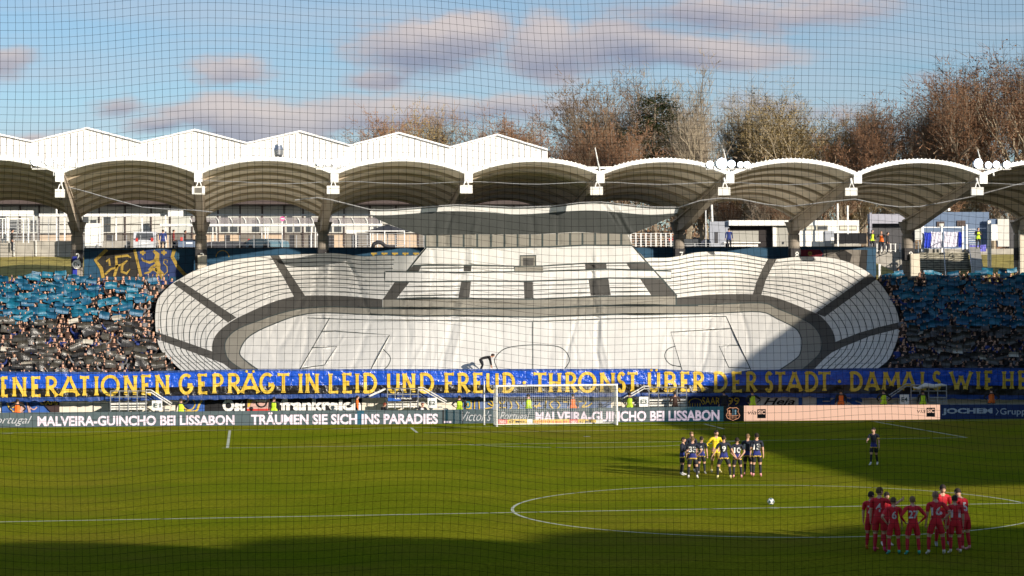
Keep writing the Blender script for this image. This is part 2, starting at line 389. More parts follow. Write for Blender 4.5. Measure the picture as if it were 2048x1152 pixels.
# main stand along the right touch line (out of frame, throws the big shade)
main = tag(empty('grandstand', (50, -47, 0)), 'tall main stand along the right touch line with a flat roof', 'grandstand')
def mp(name, mb, m_): return wchild(mb.build(name, m_), main)
mp('roof_slab', MB().b2(42, 66, -94, 2, 16.6, 17.05), greysteel)
mp('rear_wall', MB().b2(65, 65.5, -94, 2, 0, 16.6), concrete)
for i in range(18): mp('terrace_step', MB().b2(44+1.1*i, 45.1+1.1*i if i < 17 else 65, -94, 2, 0 if i == 0 else 1+.55*(i-1), 1+.55*i), terr)
for i in range(9): mp('column', MB().b2(63, 63.6, -93.5+11.7*i, -92.9+11.7*i, 9, 16.6), steel)
for k, (yy, zt, br) in enumerate(((-70.5, 24.0, 3.2), (-47, 20.5, 1.4), (-84, 19.5, 2.2), (-90.5, 21, 2.6))):
    t = tag(empty('floodlight_mast', (43, yy, 17.05)), 'slim floodlight mast on the main stand roof at %d metres' % round(yy+105), 'mast')
    t['label'] = ['tall slim mast on the middle of the main stand roof', 'short mast on the far half of the main stand roof', 'shortest mast on the near half of the main stand roof', 'mast at the near end of the main stand roof'][k]
    wchild(MB().tube([(43, yy, 17.05), (43, yy, zt)], .13, 6).build('mast', greysteel), t)
    wchild(MB().b2(42.8, 43.1, yy-br/2, yy+br/2, zt-.15, zt+.35).build('lamp_bar', greysteel), t)

# ---------------------------------------------------------------- back wall with murals, embankment, concourse
CZ = 12.3
def pb(x0, y0, x1, y1, Y, d, mb=None, m_=0):
    a = P(x0, y1, Y); b = P(x1, y0, Y); mb = mb or MB(); return mb.b2(a.x, b.x, Y, Y+d, a.z, b.z, m_)
def part(name, mt, par, x0, y0, x1, y1, Y, d, **k):
    return wchild(pb(x0, y0, x1, y1, Y, d).build(name, mt), par)
bankm = mat('bank_grass', (.30, .245, .06), .95, var=.3, scale=1.2, bump=.05)
gravel = mat('concourse_asphalt', (.17, .16, .15), .95, var=.2, scale=.6)
tag(MB().b2(-120, 140, 46, 100, 10.0, CZ).build('concourse_ground', gravel), kind='structure')
# grass banks: left of the mural wall and right of it
def bank(x0, x1, y0=28.6, z0=9.3, y1=44, z1=11.95):
    mb = MB(); nx, ny = max(2, int((x1-x0)/1.5)), 7; vs = []
    for j in range(ny+1):
        for i in range(nx+1):
            v = j/ny; x = x0+(x1-x0)*i/nx
            vs.append((x, y0+(y1-y0)*v, z0+(z1-z0)*v + .12*mnoise.noise(Vector((x*.5, v*4, 2)))))
    mb.add(vs, [(j*(nx+1)+i, j*(nx+1)+i+1, (j+1)*(nx+1)+i+1, (j+1)*(nx+1)+i) for j in range(ny) for i in range(nx)])
    return mb
tag(bank(-70, -31.3).build('grass_bank', bankm), kind='structure'); tag(bank(28, 32.6).build('grass_bank', bankm), kind='structure'); tag(bank(37.6, 75).build('grass_bank', bankm), kind='structure')
tag(MB().b2(-75, -29.5, 44, 46, 9, CZ+.95).build('retaining_wall', concrete), 'long low concrete wall above the dry grass bank at the left', 'wall')
tag(MB().b2(28, 75, 44, 46, 9, 12.45).build('retaining_wall', concrete), 'low concrete kerb wall above the grass banks at the right', 'wall')
tag(MB().b2(-120, 140, 26.9, 46, 5, 8.25).build('stand_base_ground', concrete_d), kind='structure')

muralblue = mat('mural_blue_paint', (.008, .055, .11), .7, var=.15); muralblack = mat('mural_black_paint', (.02, .018, .016), .8); muralgold = mat('mural_gold_paint', (.33, .22, .035), .7, var=.15)
muralroyal = mat('mural_royal_blue', (.012, .03, .12), .7); muralred = mat('mural_red', (.16, .012, .02), .8); muralgrey = mat('mural_grey_cloth', (.19, .17, .145), .85)
MW = 27.6
mural = tag(empty('mural_wall', (0, MW, 8.2)), 'long blue rear wall of the terrace painted with a golden club crest', 'wall')
a = P(168, 497.5, MW); b = P(1752, 499, MW)
wchild(MB().b2(a.x, b.x, MW, MW+.3, 8.1, a.z).build('wall', muralblue), mural)
wchild(MB().b2(a.x, b.x, MW-.05, MW+.34, a.z, a.z+.07).build('coping', dark), mural)
def z5(x, y): return x/5.689, 380+y/5.689
def poly_on(pts, Y, name, mt, par, off=.0, d=-.02):
    q = [P(x, y, Y-off) for x, y in pts]; return wchild(MB().prism(q, (0, d, 0)).build(name, mt), par)
def stroke_on(pts, w, Y, name, mt, par, off=.0, closed=False):
    """brush stroke of width w (photo pixels) along pts"""
    if closed: pts = list(pts)+[pts[0]]
    mb = MB(); vs = []
    for i, p in enumerate(pts):
        a_ = Vector(pts[max(0, i-1)]); c_ = Vector(pts[min(len(pts)-1, i+1)]); d_ = (c_-a_).normalized(); ww = w[i] if isinstance(w, (list, tuple)) else w
        n_ = Vector((-d_.y, d_.x))*ww/2; vs += [P(p[0]-n_.x, p[1]-n_.y, Y-off), P(p[0]+n_.x, p[1]+n_.y, Y-off)]
    mb.add(vs, [(2*i, 2*i+2, 2*i+3, 2*i+1) for i in range(len(pts)-1)])
    return wchild(mb.build(name, mt), par)
Z = lambda L_: [z5(*q) for q in L_]
poly_on(Z([(1080, 800), (1200, 680), (1530, 680), (1610, 985), (1180, 985)]), MW, 'crest_black_field', muralblack, mural, .01)
poly_on(Z([(1560, 680), (1950, 680), (1950, 780), (2048, 960), (2048, 985), (1620, 985)]), MW, 'crest_blue_field', muralroyal, mural, .01)
stroke_on(Z([(1215, 676), (1085, 800), (1150, 890), (1175, 1000)]), 7, MW, 'crest_border', muralgold, mural, .04)
stroke_on(Z([(1530, 676), (1560, 800), (1605, 985)]), 5.5, MW, 'crest_border', muralgold, mural, .04)
stroke_on(Z([(1985, 676), (1960, 760), (2020, 870), (2100, 960), (2150, 990)]), 7, MW, 'crest_border', muralgold, mural, .04)
stroke_on(Z([(1210, 815), (1240, 780), (1250, 860)]), 4, MW, 'crest_numeral', muralgold, mural, .04)
stroke_on(Z([(1300, 985), (1330, 880), (1320, 760), (1450, 745), (1490, 770)]), [5, 6, 6, 5, 2], MW, 'crest_letter_f', muralgold, mural, .04)
stroke_on(Z([(1310, 870), (1380, 850)]), 4, MW, 'crest_letter_f', muralgold, mural, .04)
stroke_on(Z([(1450, 800), (1390, 850), (1385, 930), (1440, 950), (1480, 900)]), [3, 6, 6, 5, 2], MW, 'crest_letter_c', muralgold, mural, .04)
stroke_on(Z([(1195, 960), (1260, 900), (1330, 880)]), 4, MW, 'crest_letter_f', muralgold, mural, .04)
# lion rampant
stroke_on(Z([(1745, 690), (1790, 730), (1780, 800), (1800, 850), (1790, 910), (1840, 960), (1850, 1010)]), [5, 9, 11, 9, 12, 10, 6], MW, 'lion_body', muralgold, mural, .04)
stroke_on(Z([(1770, 800), (1700, 825), (1625, 800), (1612, 770)]), [6, 5, 4, 2], MW, 'lion_foreleg', muralgold, mural, .04)
stroke_on(Z([(1775, 850), (1720, 880), (1690, 910)]), [6, 4, 3], MW, 'lion_foreleg', muralgold, mural, .04)
stroke_on(Z([(1790, 910), (1730, 900), (1700, 935), (1640, 950)]), [8, 6, 4, 3], MW, 'lion_hind_leg', muralgold, mural, .04)
stroke_on(Z([(1820, 930), (1790, 970), (1790, 1020)]), [8, 6, 4], MW, 'lion_hind_leg', muralgold, mural, .04)
stroke_on(Z([(1850, 980), (1905, 930), (1900, 870), (1860, 830), (1870, 790), (1905, 800), (1900, 830)]), [2, 2, 2, 2, 2, 2, 1], MW, 'lion_tail', muralgold, mural, .04)
for cx_, cy_ in ((1625, 712), (1865, 712)):
    stroke_on(Z([(cx_-32, cy_), (cx_+32, cy_)]), [5, 4], MW, 'star', muralgold, mural, .04); stroke_on(Z([(cx_, cy_-30), (cx_, cy_+30)]), 4, MW, 'star', muralgold, mural, .045)
stroke_on([(445+13*math.cos(t), 514+13*math.sin(t)) for t in np.linspace(math.pi, 2*math.pi, 12)], 1.6, MW, 'round_emblem', muralgold, mural, .04)
for x in range(742, 850, 21): stroke_on([(x, 507), (x+12, 507)], 3.5, MW, 'letter', muralgold, mural, .04); stroke_on([(x+5, 507), (x+5, 514)], 4, MW, 'letter', muralgold, mural, .045)
poly_on([(1580, 499.5), (1640, 499.5), (1646, 507), (1640, 520), (1580, 520)], MW, 'red_banner', muralred, mural, .03)
stroke_on([(1620+3*math.cos(t), 507+3*math.sin(t)) for t in np.linspace(0, 2*math.pi, 9)], 3, MW, 'round_emblem', muralgold, mural, .06)
poly_on([(1647, 499.5), (1722, 499.5), (1716, 545), (1647, 545)], MW, 'grey_banner', muralgrey, mural, .03)
poly_on([(1671, 506), (1688, 499.5), (1704, 509), (1700, 524), (1682, 520)], MW, 'black_emblem', muralblack, mural, .06)
stroke_on([(1652, 499.5), (1656, 540)], 2, MW, 'banner_stripe', muralblack, mural, .06)
poly_on([(1722, 499.5), (1735, 499.5), (1732, 550), (1715, 550)], MW, 'black_banner', muralblack, mural, .03)

# column numbers on black collars, cabinets, D1 sign
numw = mat('white_print', (.75, .75, .72), .6, var=0)
collar = mat('black_collar', (.03, .028, .03), .7)
for i, s_ in ((2, '2'), (3, '3'), (4, '4'), (7, '7'), (8, '8'), (9, '9'), (10, '10')):
    x = CX[i]; zt = 11.87
    c = wchild(MB().lathe((x, 26, 0), [(.445, 10.9), (.445, zt)], 20).build('number_collar', collar), stand)
    t = tag(empty('column_number_sign', (x, 25.5, 11.3)), {'2': 'black plate with white 2 at the foot of the leftmost column', '3': 'black plate with white 3 on the column left of the big white sheet', '4': 'black plate with white 4 just above the white sheet', '7': 'black plate with white 7 at the right edge of the raised gate picture', '8': 'black plate with white 8 beside the dark red banner', '9': 'black plate with white 9 on the column by the rear stairs', '10': 'black plate with white 10 at the right edge'}[s_], 'sign', 'column number plates')
    wchild(MB().b2(x-.38, x+.38, 25.49, 25.54, 10.95, 11.85).build('plate', collar), t)
    wchild(text_world(s_, (x+.1, 25.485, 11.36), (1, 0, 0), (0, 0, 1), .28*len(s_), .52, 'numeral', numw, None, .01), t)
cab = mat('cream_cabinet', (.62, .56, .45), .7, var=.06)
for k, (x0, y0, x1, y1, Y, lb) in enumerate(((395.5, 510.5, 413, 537, 25.2, 'cream electrical cabinet on the column marked 3'), (1822, 507.5, 1840, 556, 25.2, 'tall cream electrical cabinet on the column marked 9'), (2041, 460, 2064, 580, 25.2, 'tall cream cladding on the column at the right edge'))):
    t = tag(empty('cabinet', P((x0+x1)/2, y1, Y)), lb, 'cabinet'); part('body', cab, t, x0, y0, x1, y1, Y, .35); part('door', cab, t, x0+2, y0+2, x1-2, y1-3, Y-.02, .03)
t = tag(empty('gate_sign', P(153, 550, 25.2)), 'round white sign reading D1 on a blue cloth on the leftmost column', 'sign')
part('blue_cloth', mat('blue_cloth', (.015, .03, .32), .7), t, 145.5, 513, 154, 551, 25.46, .04)
q = P(153.3, 528.6, 25.2); wchild(MB().tube([q, q+Vector((0, .05, 0))], .33, 20).build('disc', white), t)
o = text_world('D', q+Vector((-.06, -.012, 0)), (1, 0, 0), (0, 0, 1), .22, .3, 'letter', dark, None, .0); wchild(o, t)
o = text_world('1', q+Vector((.14, -.012, -.06)), (1, 0, 0), (0, 0, 1), .07, .16, 'numeral', dark, None, .0); wchild(o, t)

# thin roof cables
def cable(pts, Y, r, label, name='cable', m_=steel):
    return tag(MB().tube([P(x, y, Y) for x, y in pts], r, 5).build(name, m_), label, 'cable')
cable([(137, 374), (175, 384), (212, 395), (250, 405), (283, 414), (330, 418), (385, 420), (425, 424)], 14.6, .035, 'sagging grey cable from the leftmost valley to the column marked 3')
cable([(590, 400), (612, 397), (635, 395), (660, 399), (712, 412), (740, 419), (771, 420), (822, 416.5), (872, 412), (911, 409.6), (971, 412.2), (1030, 414.8), (1103, 412.2), (1162, 405), (1202, 404), (1254, 409.5), (1301, 414), (1357, 414.5), (1400, 401), (1440, 396), (1480, 398), (1530, 408), (1570, 413), (1605, 410), (1650, 404), (1710, 398), (1760, 409), (1800, 414), (1840, 413), (1890, 404), (1940, 394), (2000, 378), (2060, 362)], 15.62, .04, 'long grey cable the white sheet hangs from, looping under the roof')
cable([(400, 361)]+[(x, 366+2.5*math.sin(x/40.)+(x-1100)*.002) for x in range(440, 2048, 40)]+[(2060, 366)], 13.6, .022, 'thin straight wire strung between the roof tips')

# ---------------------------------------------------------------- lamps, loudspeakers and rods on the roof tips
lampglass = mat('lamp_glass_lit', (.9, .95, 1), .3, var=0, emit=(.93, .97, 1), es=14)
lampshell = mat('lamp_shell', (.6, .62, .66), .35, .5, var=.05)
def make_lamp(r):
    mb = MB(); n = 16; prof = [(0, r), (.16, r*.98), (.34, r*.72), (.46, r*.3)]
    vs = [(rr*math.cos(2*math.pi*k/n), y, rr*math.sin(2*math.pi*k/n)) for y, rr in prof for k in range(n)]
    fs = [(i*n+k, (i+1)*n+k, (i+1)*n+(k+1) % n, i*n+(k+1) % n) for i in range(3) for k in range(n)]+[tuple(3*n+k for k in range(n))]
    shell = mb.add(vs, fs).mesh('lamp_shell', lampshell)
    ln = MB().add([(r*.93*math.cos(2*math.pi*k/n), .012, r*.93*math.sin(2*math.pi*k/n)) for k in range(n)]+[(0, -.05, 0)], [(k, (k+1) % n, n) for k in range(n)]).mesh('lens', lampglass)
    br = MB().tube([(-r*1.05, .15, 0), (-r*1.05, .15, -r*1.4), (r*1.05, .15, -r*1.4), (r*1.05, .15, 0)], .025, 4).mesh('bracket', steel)
    return shell, ln, br
LM = make_lamp(.255)
racks = [(((72, 322, 1.25), (98, 323, 1.0), (120, 321, .9), (141, 323, 1.1)), 'floodlight rack on the leftmost roof valley'),
         (((640, 325, .9), (656, 324, .85), (673, 325, 1.05), (689, 322, 1.25)), 'floodlight rack on the valley above the column marked 4'),
         (((1420, 329, .95), (1444, 327, 1.5), (1463, 328, 1.05), (1481, 329, .8), (1494, 329, .9)), 'floodlight rack with five lamps right of the temple roof picture'),
         (((1957, 327, 1.3), (1977, 330, .9), (1993, 329, .95), (2014, 329, 1.0)), 'floodlight rack on the rightmost roof valley, brightest lamp at its left')]
for lamps, lb in racks:
    YL = 12.7
    xs = [l[0] for l in lamps]; q = P(sum(xs)/len(xs), 337, YL)
    t = tag(empty('floodlight_rack', q), lb, 'floodlight', 'floodlight racks on the roof')
    wchild(MB().tube([P(min(xs)-8, 338, YL+.2), P(max(xs)+8, 338, YL+.2)], .05, 6).build('bar', fasc), t)
    wchild(MB().tube([P((min(xs)+max(xs))/2+2, 352, YL+.2), P((min(xs)+max(xs))/2, 337, YL+.2)], .06, 6).build('post', fasc), t)
    for x, y, sc in lamps:
        c = P(x, y, YL)
        h = inst(LM[0], 'lamp', None, c, R(rnd.uniform(-10, 12)), sc); wchild(h, t)
        inst(LM[1], 'lens', h); inst(LM[2], 'bracket', h)
spk = mat('speaker_white', (.82, .80, .74), .55, var=.05); grille = mat('speaker_grille', (.16, .15, .13), .8)
tips_px = [(120, 384), (397, 378), (666, 377), (932, 376), (1195, 379), (1450, 380), (1704, 381), (1956, 380)]
spl = ['loudspeaker hanging side-on at the leftmost roof valley', 'white loudspeaker with a dark grille above the column marked 3', 'white loudspeaker hanging below the second floodlight rack', 'white loudspeaker just left of the temple roof picture middle', 'white loudspeaker under the roof valley with a tilted rod', 'white loudspeaker hanging below the five-lamp floodlight rack', 'white loudspeaker above the red banner and kiosk', 'white loudspeaker below the rightmost floodlight rack']
for k, (x, y) in enumerate(tips_px):
    c = P(x, y, 12.5); t = tag(empty('loudspeaker', c), spl[k], 'loudspeaker', 'loudspeakers hanging from the roof tips')
    w = .42 if k else .3
    wchild(MB().box(c-Vector((.06 if k > 3 else 0, 0, .1)), (2*w, .5, .55), R(0 if k < 4 else -12)).build('cabinet', spk), t)
    if k in (0, 1, 2, 3): wchild(MB().b2(c.x-w*.55, c.x+w*.55, c.y-.275, c.y-.252, c.z-.28, c.z+.08).build('grille', grille if k == 1 else spk), t)
    wchild(MB().tube([c+Vector((-.15, .1, .15)), c+Vector((-.05, .2, .5)), c+Vector((.1, .2, .5)), c+Vector((.2, .1, .15))], .035, 5).build('hanger', fasc), t)
    wchild(MB().tube([c+Vector((.05, .2, .45)), c+Vector((.05, .4, .85))], .08, 6).build('stem', fasc), t)
for x0, y0, x1, y1, lb in ((1190, 295, 1200, 345, 'thin tilted antenna rod left of the middle trees'), (1447, 298, 1457, 345, 'thin tilted antenna rod above the five lamp rack'), (1955, 299, 1966, 340, 'thin tilted antenna rod at the rightmost rack')):
    tag(MB().tube([P(x1, y1, 12.9), P(x0, y0, 12.9)], [.06, .03], 5).build('antenna_rod', fasc), lb, 'rod')
tag(pb(1176, 333, 1228, 337.5, 12.95, .12).build('crossbar_mount', fasc), 'short white crossbar on the roof valley behind the tilted rod', 'mount')

# ---------------------------------------------------------------- hall with the white zigzag gables (left, behind the stand)
YB = 60.
hall = tag(empty('sports_hall', (P(500, 497, YB).x, YB, CZ)), 'long hall with five blinding white folded gables and glazed front', 'building')
sheetw = mat('white_standing_seam', (.93, .92, .89), .4, var=.02)
pk = [(-42, 262), (175, 258), (390, 261.5), (600, 264.5), (797, 267.5), (994, 271)]; vl = [(64, 284.5), (283, 286), (494, 288), (700, 292.5), (900, 296), (1095, 301)]
for i, (k, v) in enumerate(zip(pk, vl)):
    pv = vl[i-1] if i else (-150, 283)
    a, b, c = P(pv[0], pv[1], YB), P(k[0], k[1], YB), P(v[0], v[1], YB)
    zb = P(0, 397, YB).z
    pts = [(a.x, zb), (a.x, a.z), (b.x, b.z), (c.x, c.z), (c.x, zb)]
    wchild(MB().prism([(x, YB, z) for x, z in pts], (0, .3, 0)).build('gable_wall', sheetw), hall)
    # roof slopes running back
    wchild(MB().prism([(a.x, YB-.25, a.z), (b.x, YB-.25, b.z), (c.x, YB-.25, c.z), (c.x, YB-.25, c.z+.14), (b.x, YB-.25, b.z+.16), (a.x, YB-.25, a.z+.14)], (0, 16, 0)).build('folded_roof', sheetw), hall)
    # standing seams as thin proud strips
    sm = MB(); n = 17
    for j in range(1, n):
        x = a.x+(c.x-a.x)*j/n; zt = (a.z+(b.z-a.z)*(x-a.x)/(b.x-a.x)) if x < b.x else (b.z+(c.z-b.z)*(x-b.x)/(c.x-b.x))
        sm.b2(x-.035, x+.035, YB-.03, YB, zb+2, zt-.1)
    wchild(sm.build('seams', mat('seam_grey', (.36, .35, .32), .6, var=0)), hall)  # seams coloured plain grey so they read against the white sheet
q0 = P(-150, 397, YB); q1 = P(1095, 397, YB)
wchild(MB().b2(q0.x, q1.x, YB-1.8, YB+.2, P(0, 410, YB).z, q0.z+.02).build('eave', brown_d), hall)
wchild(MB().b2(q0.x, q1.x, YB+1.2, YB+15.5, CZ, q0.z+3.).build('hall_body', mat('hall_grey', (.40, .38, .34), .85, var=.1)), hall)
winm = mat('window_glass_dark', (.07, .075, .08), .15, var=.2, spec=.6); beige = mat('beige_plinth', (.55, .42, .30), .8, var=.08)
pal = mat('pale_grey_shutter', (.50, .51, .47), .6, var=.08)
YF = YB+1.0
x = -140
rr = random.Random(3)
while x < 1090:
    w = rr.choice((38, 44, 52))
    part('facade_panel', rr.choice((pal, grey_l, pal)), hall, x+1, 413, x+w-1, 466, YF, .14)
    if rr.random() < .45: part('window', winm, hall, x+6, 432, x+w*.45, 464, YF-.03, .05); 
    if rr.random() < .3: part('window', winm, hall, x+w*.55, 440, x+w-5, 464, YF-.03, .05)
    part('mullion', brown_d, hall, x+w-1, 411, x+w+1.5, 492, YF-.1, .2)
    part('plinth_panel', rr.choice((beige, beige, concrete_d)), hall, x+1, 469, x+w-1, 496, YF, .12)
    if rr.random() < .5: part('door', dark, hall, x+w*.3, 470, x+w*.55, 497, YF-.04, .05)
    x += w
for y0, y1, m_ in ((428, 431, steel), (447.5, 449, concrete_d), (466, 469, brown_d)):
    part('facade_rail', m_, hall, -140, y0, 1090, y1, YF-.16, .1)
# chimney cowl on the hall
t = tag(empty('roof_vent', P(557, 318, 44)), 'shiny steel vent cowl in front of the third white gable', 'vent')
c = P(557, 318, 44)
wchild(MB().lathe(c, [(.24, 0), (.36, .35), (.40, .75), (.30, 1.1), (.30, 1.2)], 16).build('cowl', mat('stainless', (.55, .56, .58), .25, .9, var=.05)), t)

# white pergola / walkway canopies in front of the hall
cano = tag(empty('walkway_canopy', (P(300, 497, 52).x, 52, CZ)), 'white flat walkway canopy on thin posts left of the columns marked 2 and 3', 'canopy')
for a_ in ((78, 427.5, 320, 433), (-60, 421, 66, 432), (336, 421, 366, 433)): part('canopy_edge', white, cano, *a_, 52, .5)
for x in (14, 66, 112, 128, 204, 231, 283, 330): part('post', white, cano, x, 408 if x in (112, 128) else 430, x+2.6, 497, 52.2, .12)
cano2 = tag(empty('walkway_canopy', (P(600, 497, 50).x, 50, CZ)), 'long thin white canopy with a glass parapet between the columns marked 3 and 4', 'canopy')
part('canopy_edge', white, cano2, 320, 447.5, 765, 452.5, 50, .6)
glassp = mat('glass_parapet', (.30, .27, .27), .15, var=.05, spec=.5, alpha=.55)
part('glass_parapet', glassp, cano2, 380, 435, 765, 447, 50.1, .04)
for x in range(384, 765, 27):
    wchild(MB().tube([P(x, 448, 50), P(x-1, 441, 50), P(x-5, 435, 50)], .045, 4).build('bracket', white), cano2)
for x in (425, 433, 523, 530, 535, 622, 630, 634, 636.5, 740, 745, 754): part('post', white, cano2, x, 452 if x not in (634, 530) else 440, x+1.7, 497, 50.2, .12)
# lattice fences of the ground
def fence(x0, y0, x1, y1, Y, label, np_=12, nr=6, m_=None, pw=1.2):
    m_ = m_ or steel
    t = tag(empty('railing', P((x0+x1)/2, y1, Y)), label, 'fence')
    for i in range(np_+1):
        x = x0+(x1-x0)*i/np_; wchild(pb(x-pw/2, y0, x+pw/2, y1, Y, .07).build('post', m_), t)
    for j in range(nr):
        y = y0+1+(y1-y0-4)*j/max(1, nr-1); wchild(pb(x0, y-.35, x1, y+.35, Y+.02, .03).build('rail', m_), t)
    return t
fence(-60, 480, 160, 512, 43.8, 'thin white post fence in front of the concrete wall at the left', 5, 2, white, 1.6)
fence(168, 470, 848, 499, 38, 'low slatted fence behind the blue wall', 24, 5, steel)
fence(1262, 466, 1352, 499, 40, 'slatted gate fence right of the white gate picture', 9, 7, white, 2.0)
fence(1360, 486, 1450, 499, 38, 'low railing right of the column marked 7', 3, 3, steel)
fence(-50, 437, 118, 483, 44, 'tall dark slatted fence at the far left', 8, 14, greysteel)
# white frame gates
for x0, y0, x1, y1, Y, lb in ((17, 436.5, 58, 486, 42, 'white framed double gate at the far left'), (-20, 436, 12, 486, 42, 'white framed gate cut by the left edge'), (711, 461, 810, 499, 40, 'white goal-like frame gate left of the temple picture')):
    t = tag(empty('frame_gate', P((x0+x1)/2, y1, Y)), lb, 'gate')
    w = 2.0
    for a_ in ((x0, y0, x0+w, y1), (x1-w, y0, x1, y1), (x0+w, y0, x1-w, y0+w), ((x0+x1)/2+8, y0+w, (x0+x1)/2+10, y1)): part('frame', white, t, *a_, Y, .08)
    for j in range(7): part('slat', greysteel, t, x0+w, y0+6+j*(y1-y0-8)/7, x1-w, y0+7+j*(y1-y0-8)/7, Y+.1, .03)
t = tag(empty('van_box', P(184, 492, 40)), 'plain white box trailer beside the column marked 2', 'trailer'); part('body', white, t, 170, 446.5, 201, 492, 40, 2.); part('skirt', steel, t, 172, 492, 199, 496, 40.1, 1.8)
# hall-side car park: cars seen over the wall
def car(px0, px1, ytop, Y, col, label, suv=False, rz=90):
    a = P(px0, 497, Y); b = P(px1, 497, Y); L_ = 4.3 if suv else 4.1; Wd = 1.8; wid = b.x-a.x
    t = tag(empty('car', ((a.x+b.x)/2, Y, CZ), R(rz)), label, 'car')
    H = min(1.75, P(px0, ytop, Y).z-CZ)
    body = MB()
    prof = [(-L_/2, .35), (-L_/2, .8 if not suv else .95), (-L_/2+.25, .95 if suv else .9), (-L_/2+.45, H*.98), (-L_/2+.75, H), (L_*.12, H), (L_*.24, 1.0), (L_/2-.2, .85), (L_/2, .6), (L_/2, .35)]
    for s_ in (0,):
        pts = [Vector((x_, -Wd/2, z_)) for x_, z_ in prof]; body.prism(pts, (0, Wd, 0))
    pm = mat('car_paint_%s' % label.split()[0], col, .25, .2, var=.03, spec=.6)
    body.build('body', pm, t)
    MB().prism([(-L_/2+.26, -Wd/2+.15, 1.0), (-L_/2+.26, Wd/2-.15, 1.0), (-L_/2+.43, Wd/2-.25, H*.93), (-L_/2+.43, -Wd/2+.25, H*.93)], (-.03, 0, .0)).build('rear_window', winm, t)
    MB().prism([(L_*.13, -Wd/2+.2, H*.95), (L_*.13, Wd/2-.2, H*.95), (L_*.235, Wd/2-.12, 1.03), (L_*.235, -Wd/2+.12, 1.03)], (.04, 0, .02)).build('windscreen', winm, t)
    for sy in (-1, 1):
        MB().b2(-L_/2+.7, L_*.1, sy*Wd/2-.01, sy*Wd/2+.02, 1.0, H*.9).build('side_window', winm, t)
        for sx in (-1, 1):
            q = Vector((sx*L_*.3, sy*(Wd/2-.12), .33)); MB().tube([q, q+Vector((0, sy*.16, 0))], .33, 14).build('wheel', mat('tyre_rubber', (.02, .02, .02), .8), t)
        MB().b2(-L_/2-.02, -L_/2+.05, sy*.62-.1, sy*.62+.1, .85, 1.15).build('tail_light', mat('tail_light_red', (.5, .03, .02), .3), t)
    MB().b2(-L_/2-.03, -L_/2, -.26, .26, .62, .74).build('number_plate', white, t)
    return t
car(272, 313, 465, 45, (.62, .63, .65), 'silver estate car seen from behind over the blue wall', True, 90)
car(360, 384, 482, 44, (.10, .14, .22), 'dark blue hatchback parked left of the column marked 3', False, 100)
car(438, 470, 484, 47, (.08, .08, .09), 'black low car right of the column marked 3', False, 170)
car(518, 552, 478, 44, (.13, .22, .26), 'teal grey car between the columns marked 3 and 4', False, -60)
car(1372, 1405, 489, 44, (.22, .22, .22), 'grey car behind the railing right of the column marked 7', False, 0)
# round sign, hose, dark parasol
t = tag(empty('round_sign', P(564.5, 497, 42)), 'pink round traffic sign on a thin white post', 'sign')
wchild(pb(563.6, 441, 565.4, 497, 42, .06).build('post', white), t); q = P(564.8, 437.5, 41.95); wchild(MB().tube([q, q+Vector((0, .04, 0))], .2, 14).build('disc', mat('pink_sign', (.75, .12, .35), .6, var=0)), t)
wchild(pb(561.5, 436.6, 568, 438.4, 41.9, .03).build('bar', white), t)
t = tag(MB().tube([P(x, y, 37) for x, y in ((745, 496), (748, 488), (756, 484), (764, 486), (770, 492), (778, 494), (790, 494))], .16, 8).build('hose', dark, smooth=True), 'thick black corrugated hose arching over the wall', 'hose')
t = tag(empty('parasol', P(775, 497, 43)), 'dark flat parasol roof left of the white gate picture', 'parasol')
c = P(775, 452, 43); n = 8
wchild(MB().lathe((c.x, c.y, c.z-.5), [(1.9, 0), (1.8, .08), (.05, .62)], 10).build('canopy', dark), t); wchild(MB().tube([(c.x, c.y, CZ), (c.x, c.y, c.z)], .05, 6).build('pole', steel), t)
part('sign_board', white, tag(empty('white_sign', P(705, 466, 41)), 'small white board left of the frame gate', 'sign'), 692.5, 460, 712, 467.5, 41, .05)

# ---------------------------------------------------------------- kiosks and service building (right)
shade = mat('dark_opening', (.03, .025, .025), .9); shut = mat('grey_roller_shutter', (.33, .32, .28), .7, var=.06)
kw = mat('kiosk_white', (.78, .76, .71), .6, var=.04)
k1 = tag(empty('kiosk', P(1500, 497, 42)), 'white snack kiosk with open dark hatch between the columns marked 7 and 8', 'kiosk')
part('roof_edge', kw, k1, 1458, 440.5, 1584, 451, 41.6, 3.2)
part('left_wall', mat('kiosk_side_grey', (.32, .34, .38), .8, var=.06), k1, 1420, 443, 1458, 499, 42, .25); part('side_door', dark, k1, 1429.5, 464, 1436, 486, 41.96, .06)
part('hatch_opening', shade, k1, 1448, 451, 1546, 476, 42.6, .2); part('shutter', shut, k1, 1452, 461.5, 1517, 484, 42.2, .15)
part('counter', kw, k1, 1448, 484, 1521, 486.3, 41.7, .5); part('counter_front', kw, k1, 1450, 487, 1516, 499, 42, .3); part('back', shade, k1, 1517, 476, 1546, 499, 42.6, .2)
part('post', kw, k1, 1546, 450, 1553, 499, 42, .25); part('door', shut, k1, 1553, 451, 1576, 499, 42.1, .15); part('handle', dark, k1, 1566, 483, 1568, 488, 42.0, .1)
k2 = tag(empty('kiosk', P(1650, 497, 42)), 'long white kiosk right of the column marked 8 with two high strip windows', 'kiosk')
part('wall', kw, k2, 1596, 440.5, 1718, 499, 42, .3); part('window_frame', shut, k2, 1598, 450.5, 1656, 461, 41.95, .06); part('window_frame', shut, k2, 1677, 450.5, 1714, 461, 41.95, .06)
part('window', mat('cream_blind', (.60, .57, .46), .6, var=.03), k2, 1601, 452.5, 1634, 459, 41.9, .05); part('window', mat('cream_blind', (0, 0, 0)), k2, 1680, 452.5, 1712, 459, 41.9, .05)
part('window', winm, k2, 1636, 452.5, 1654, 459, 41.9, .05)
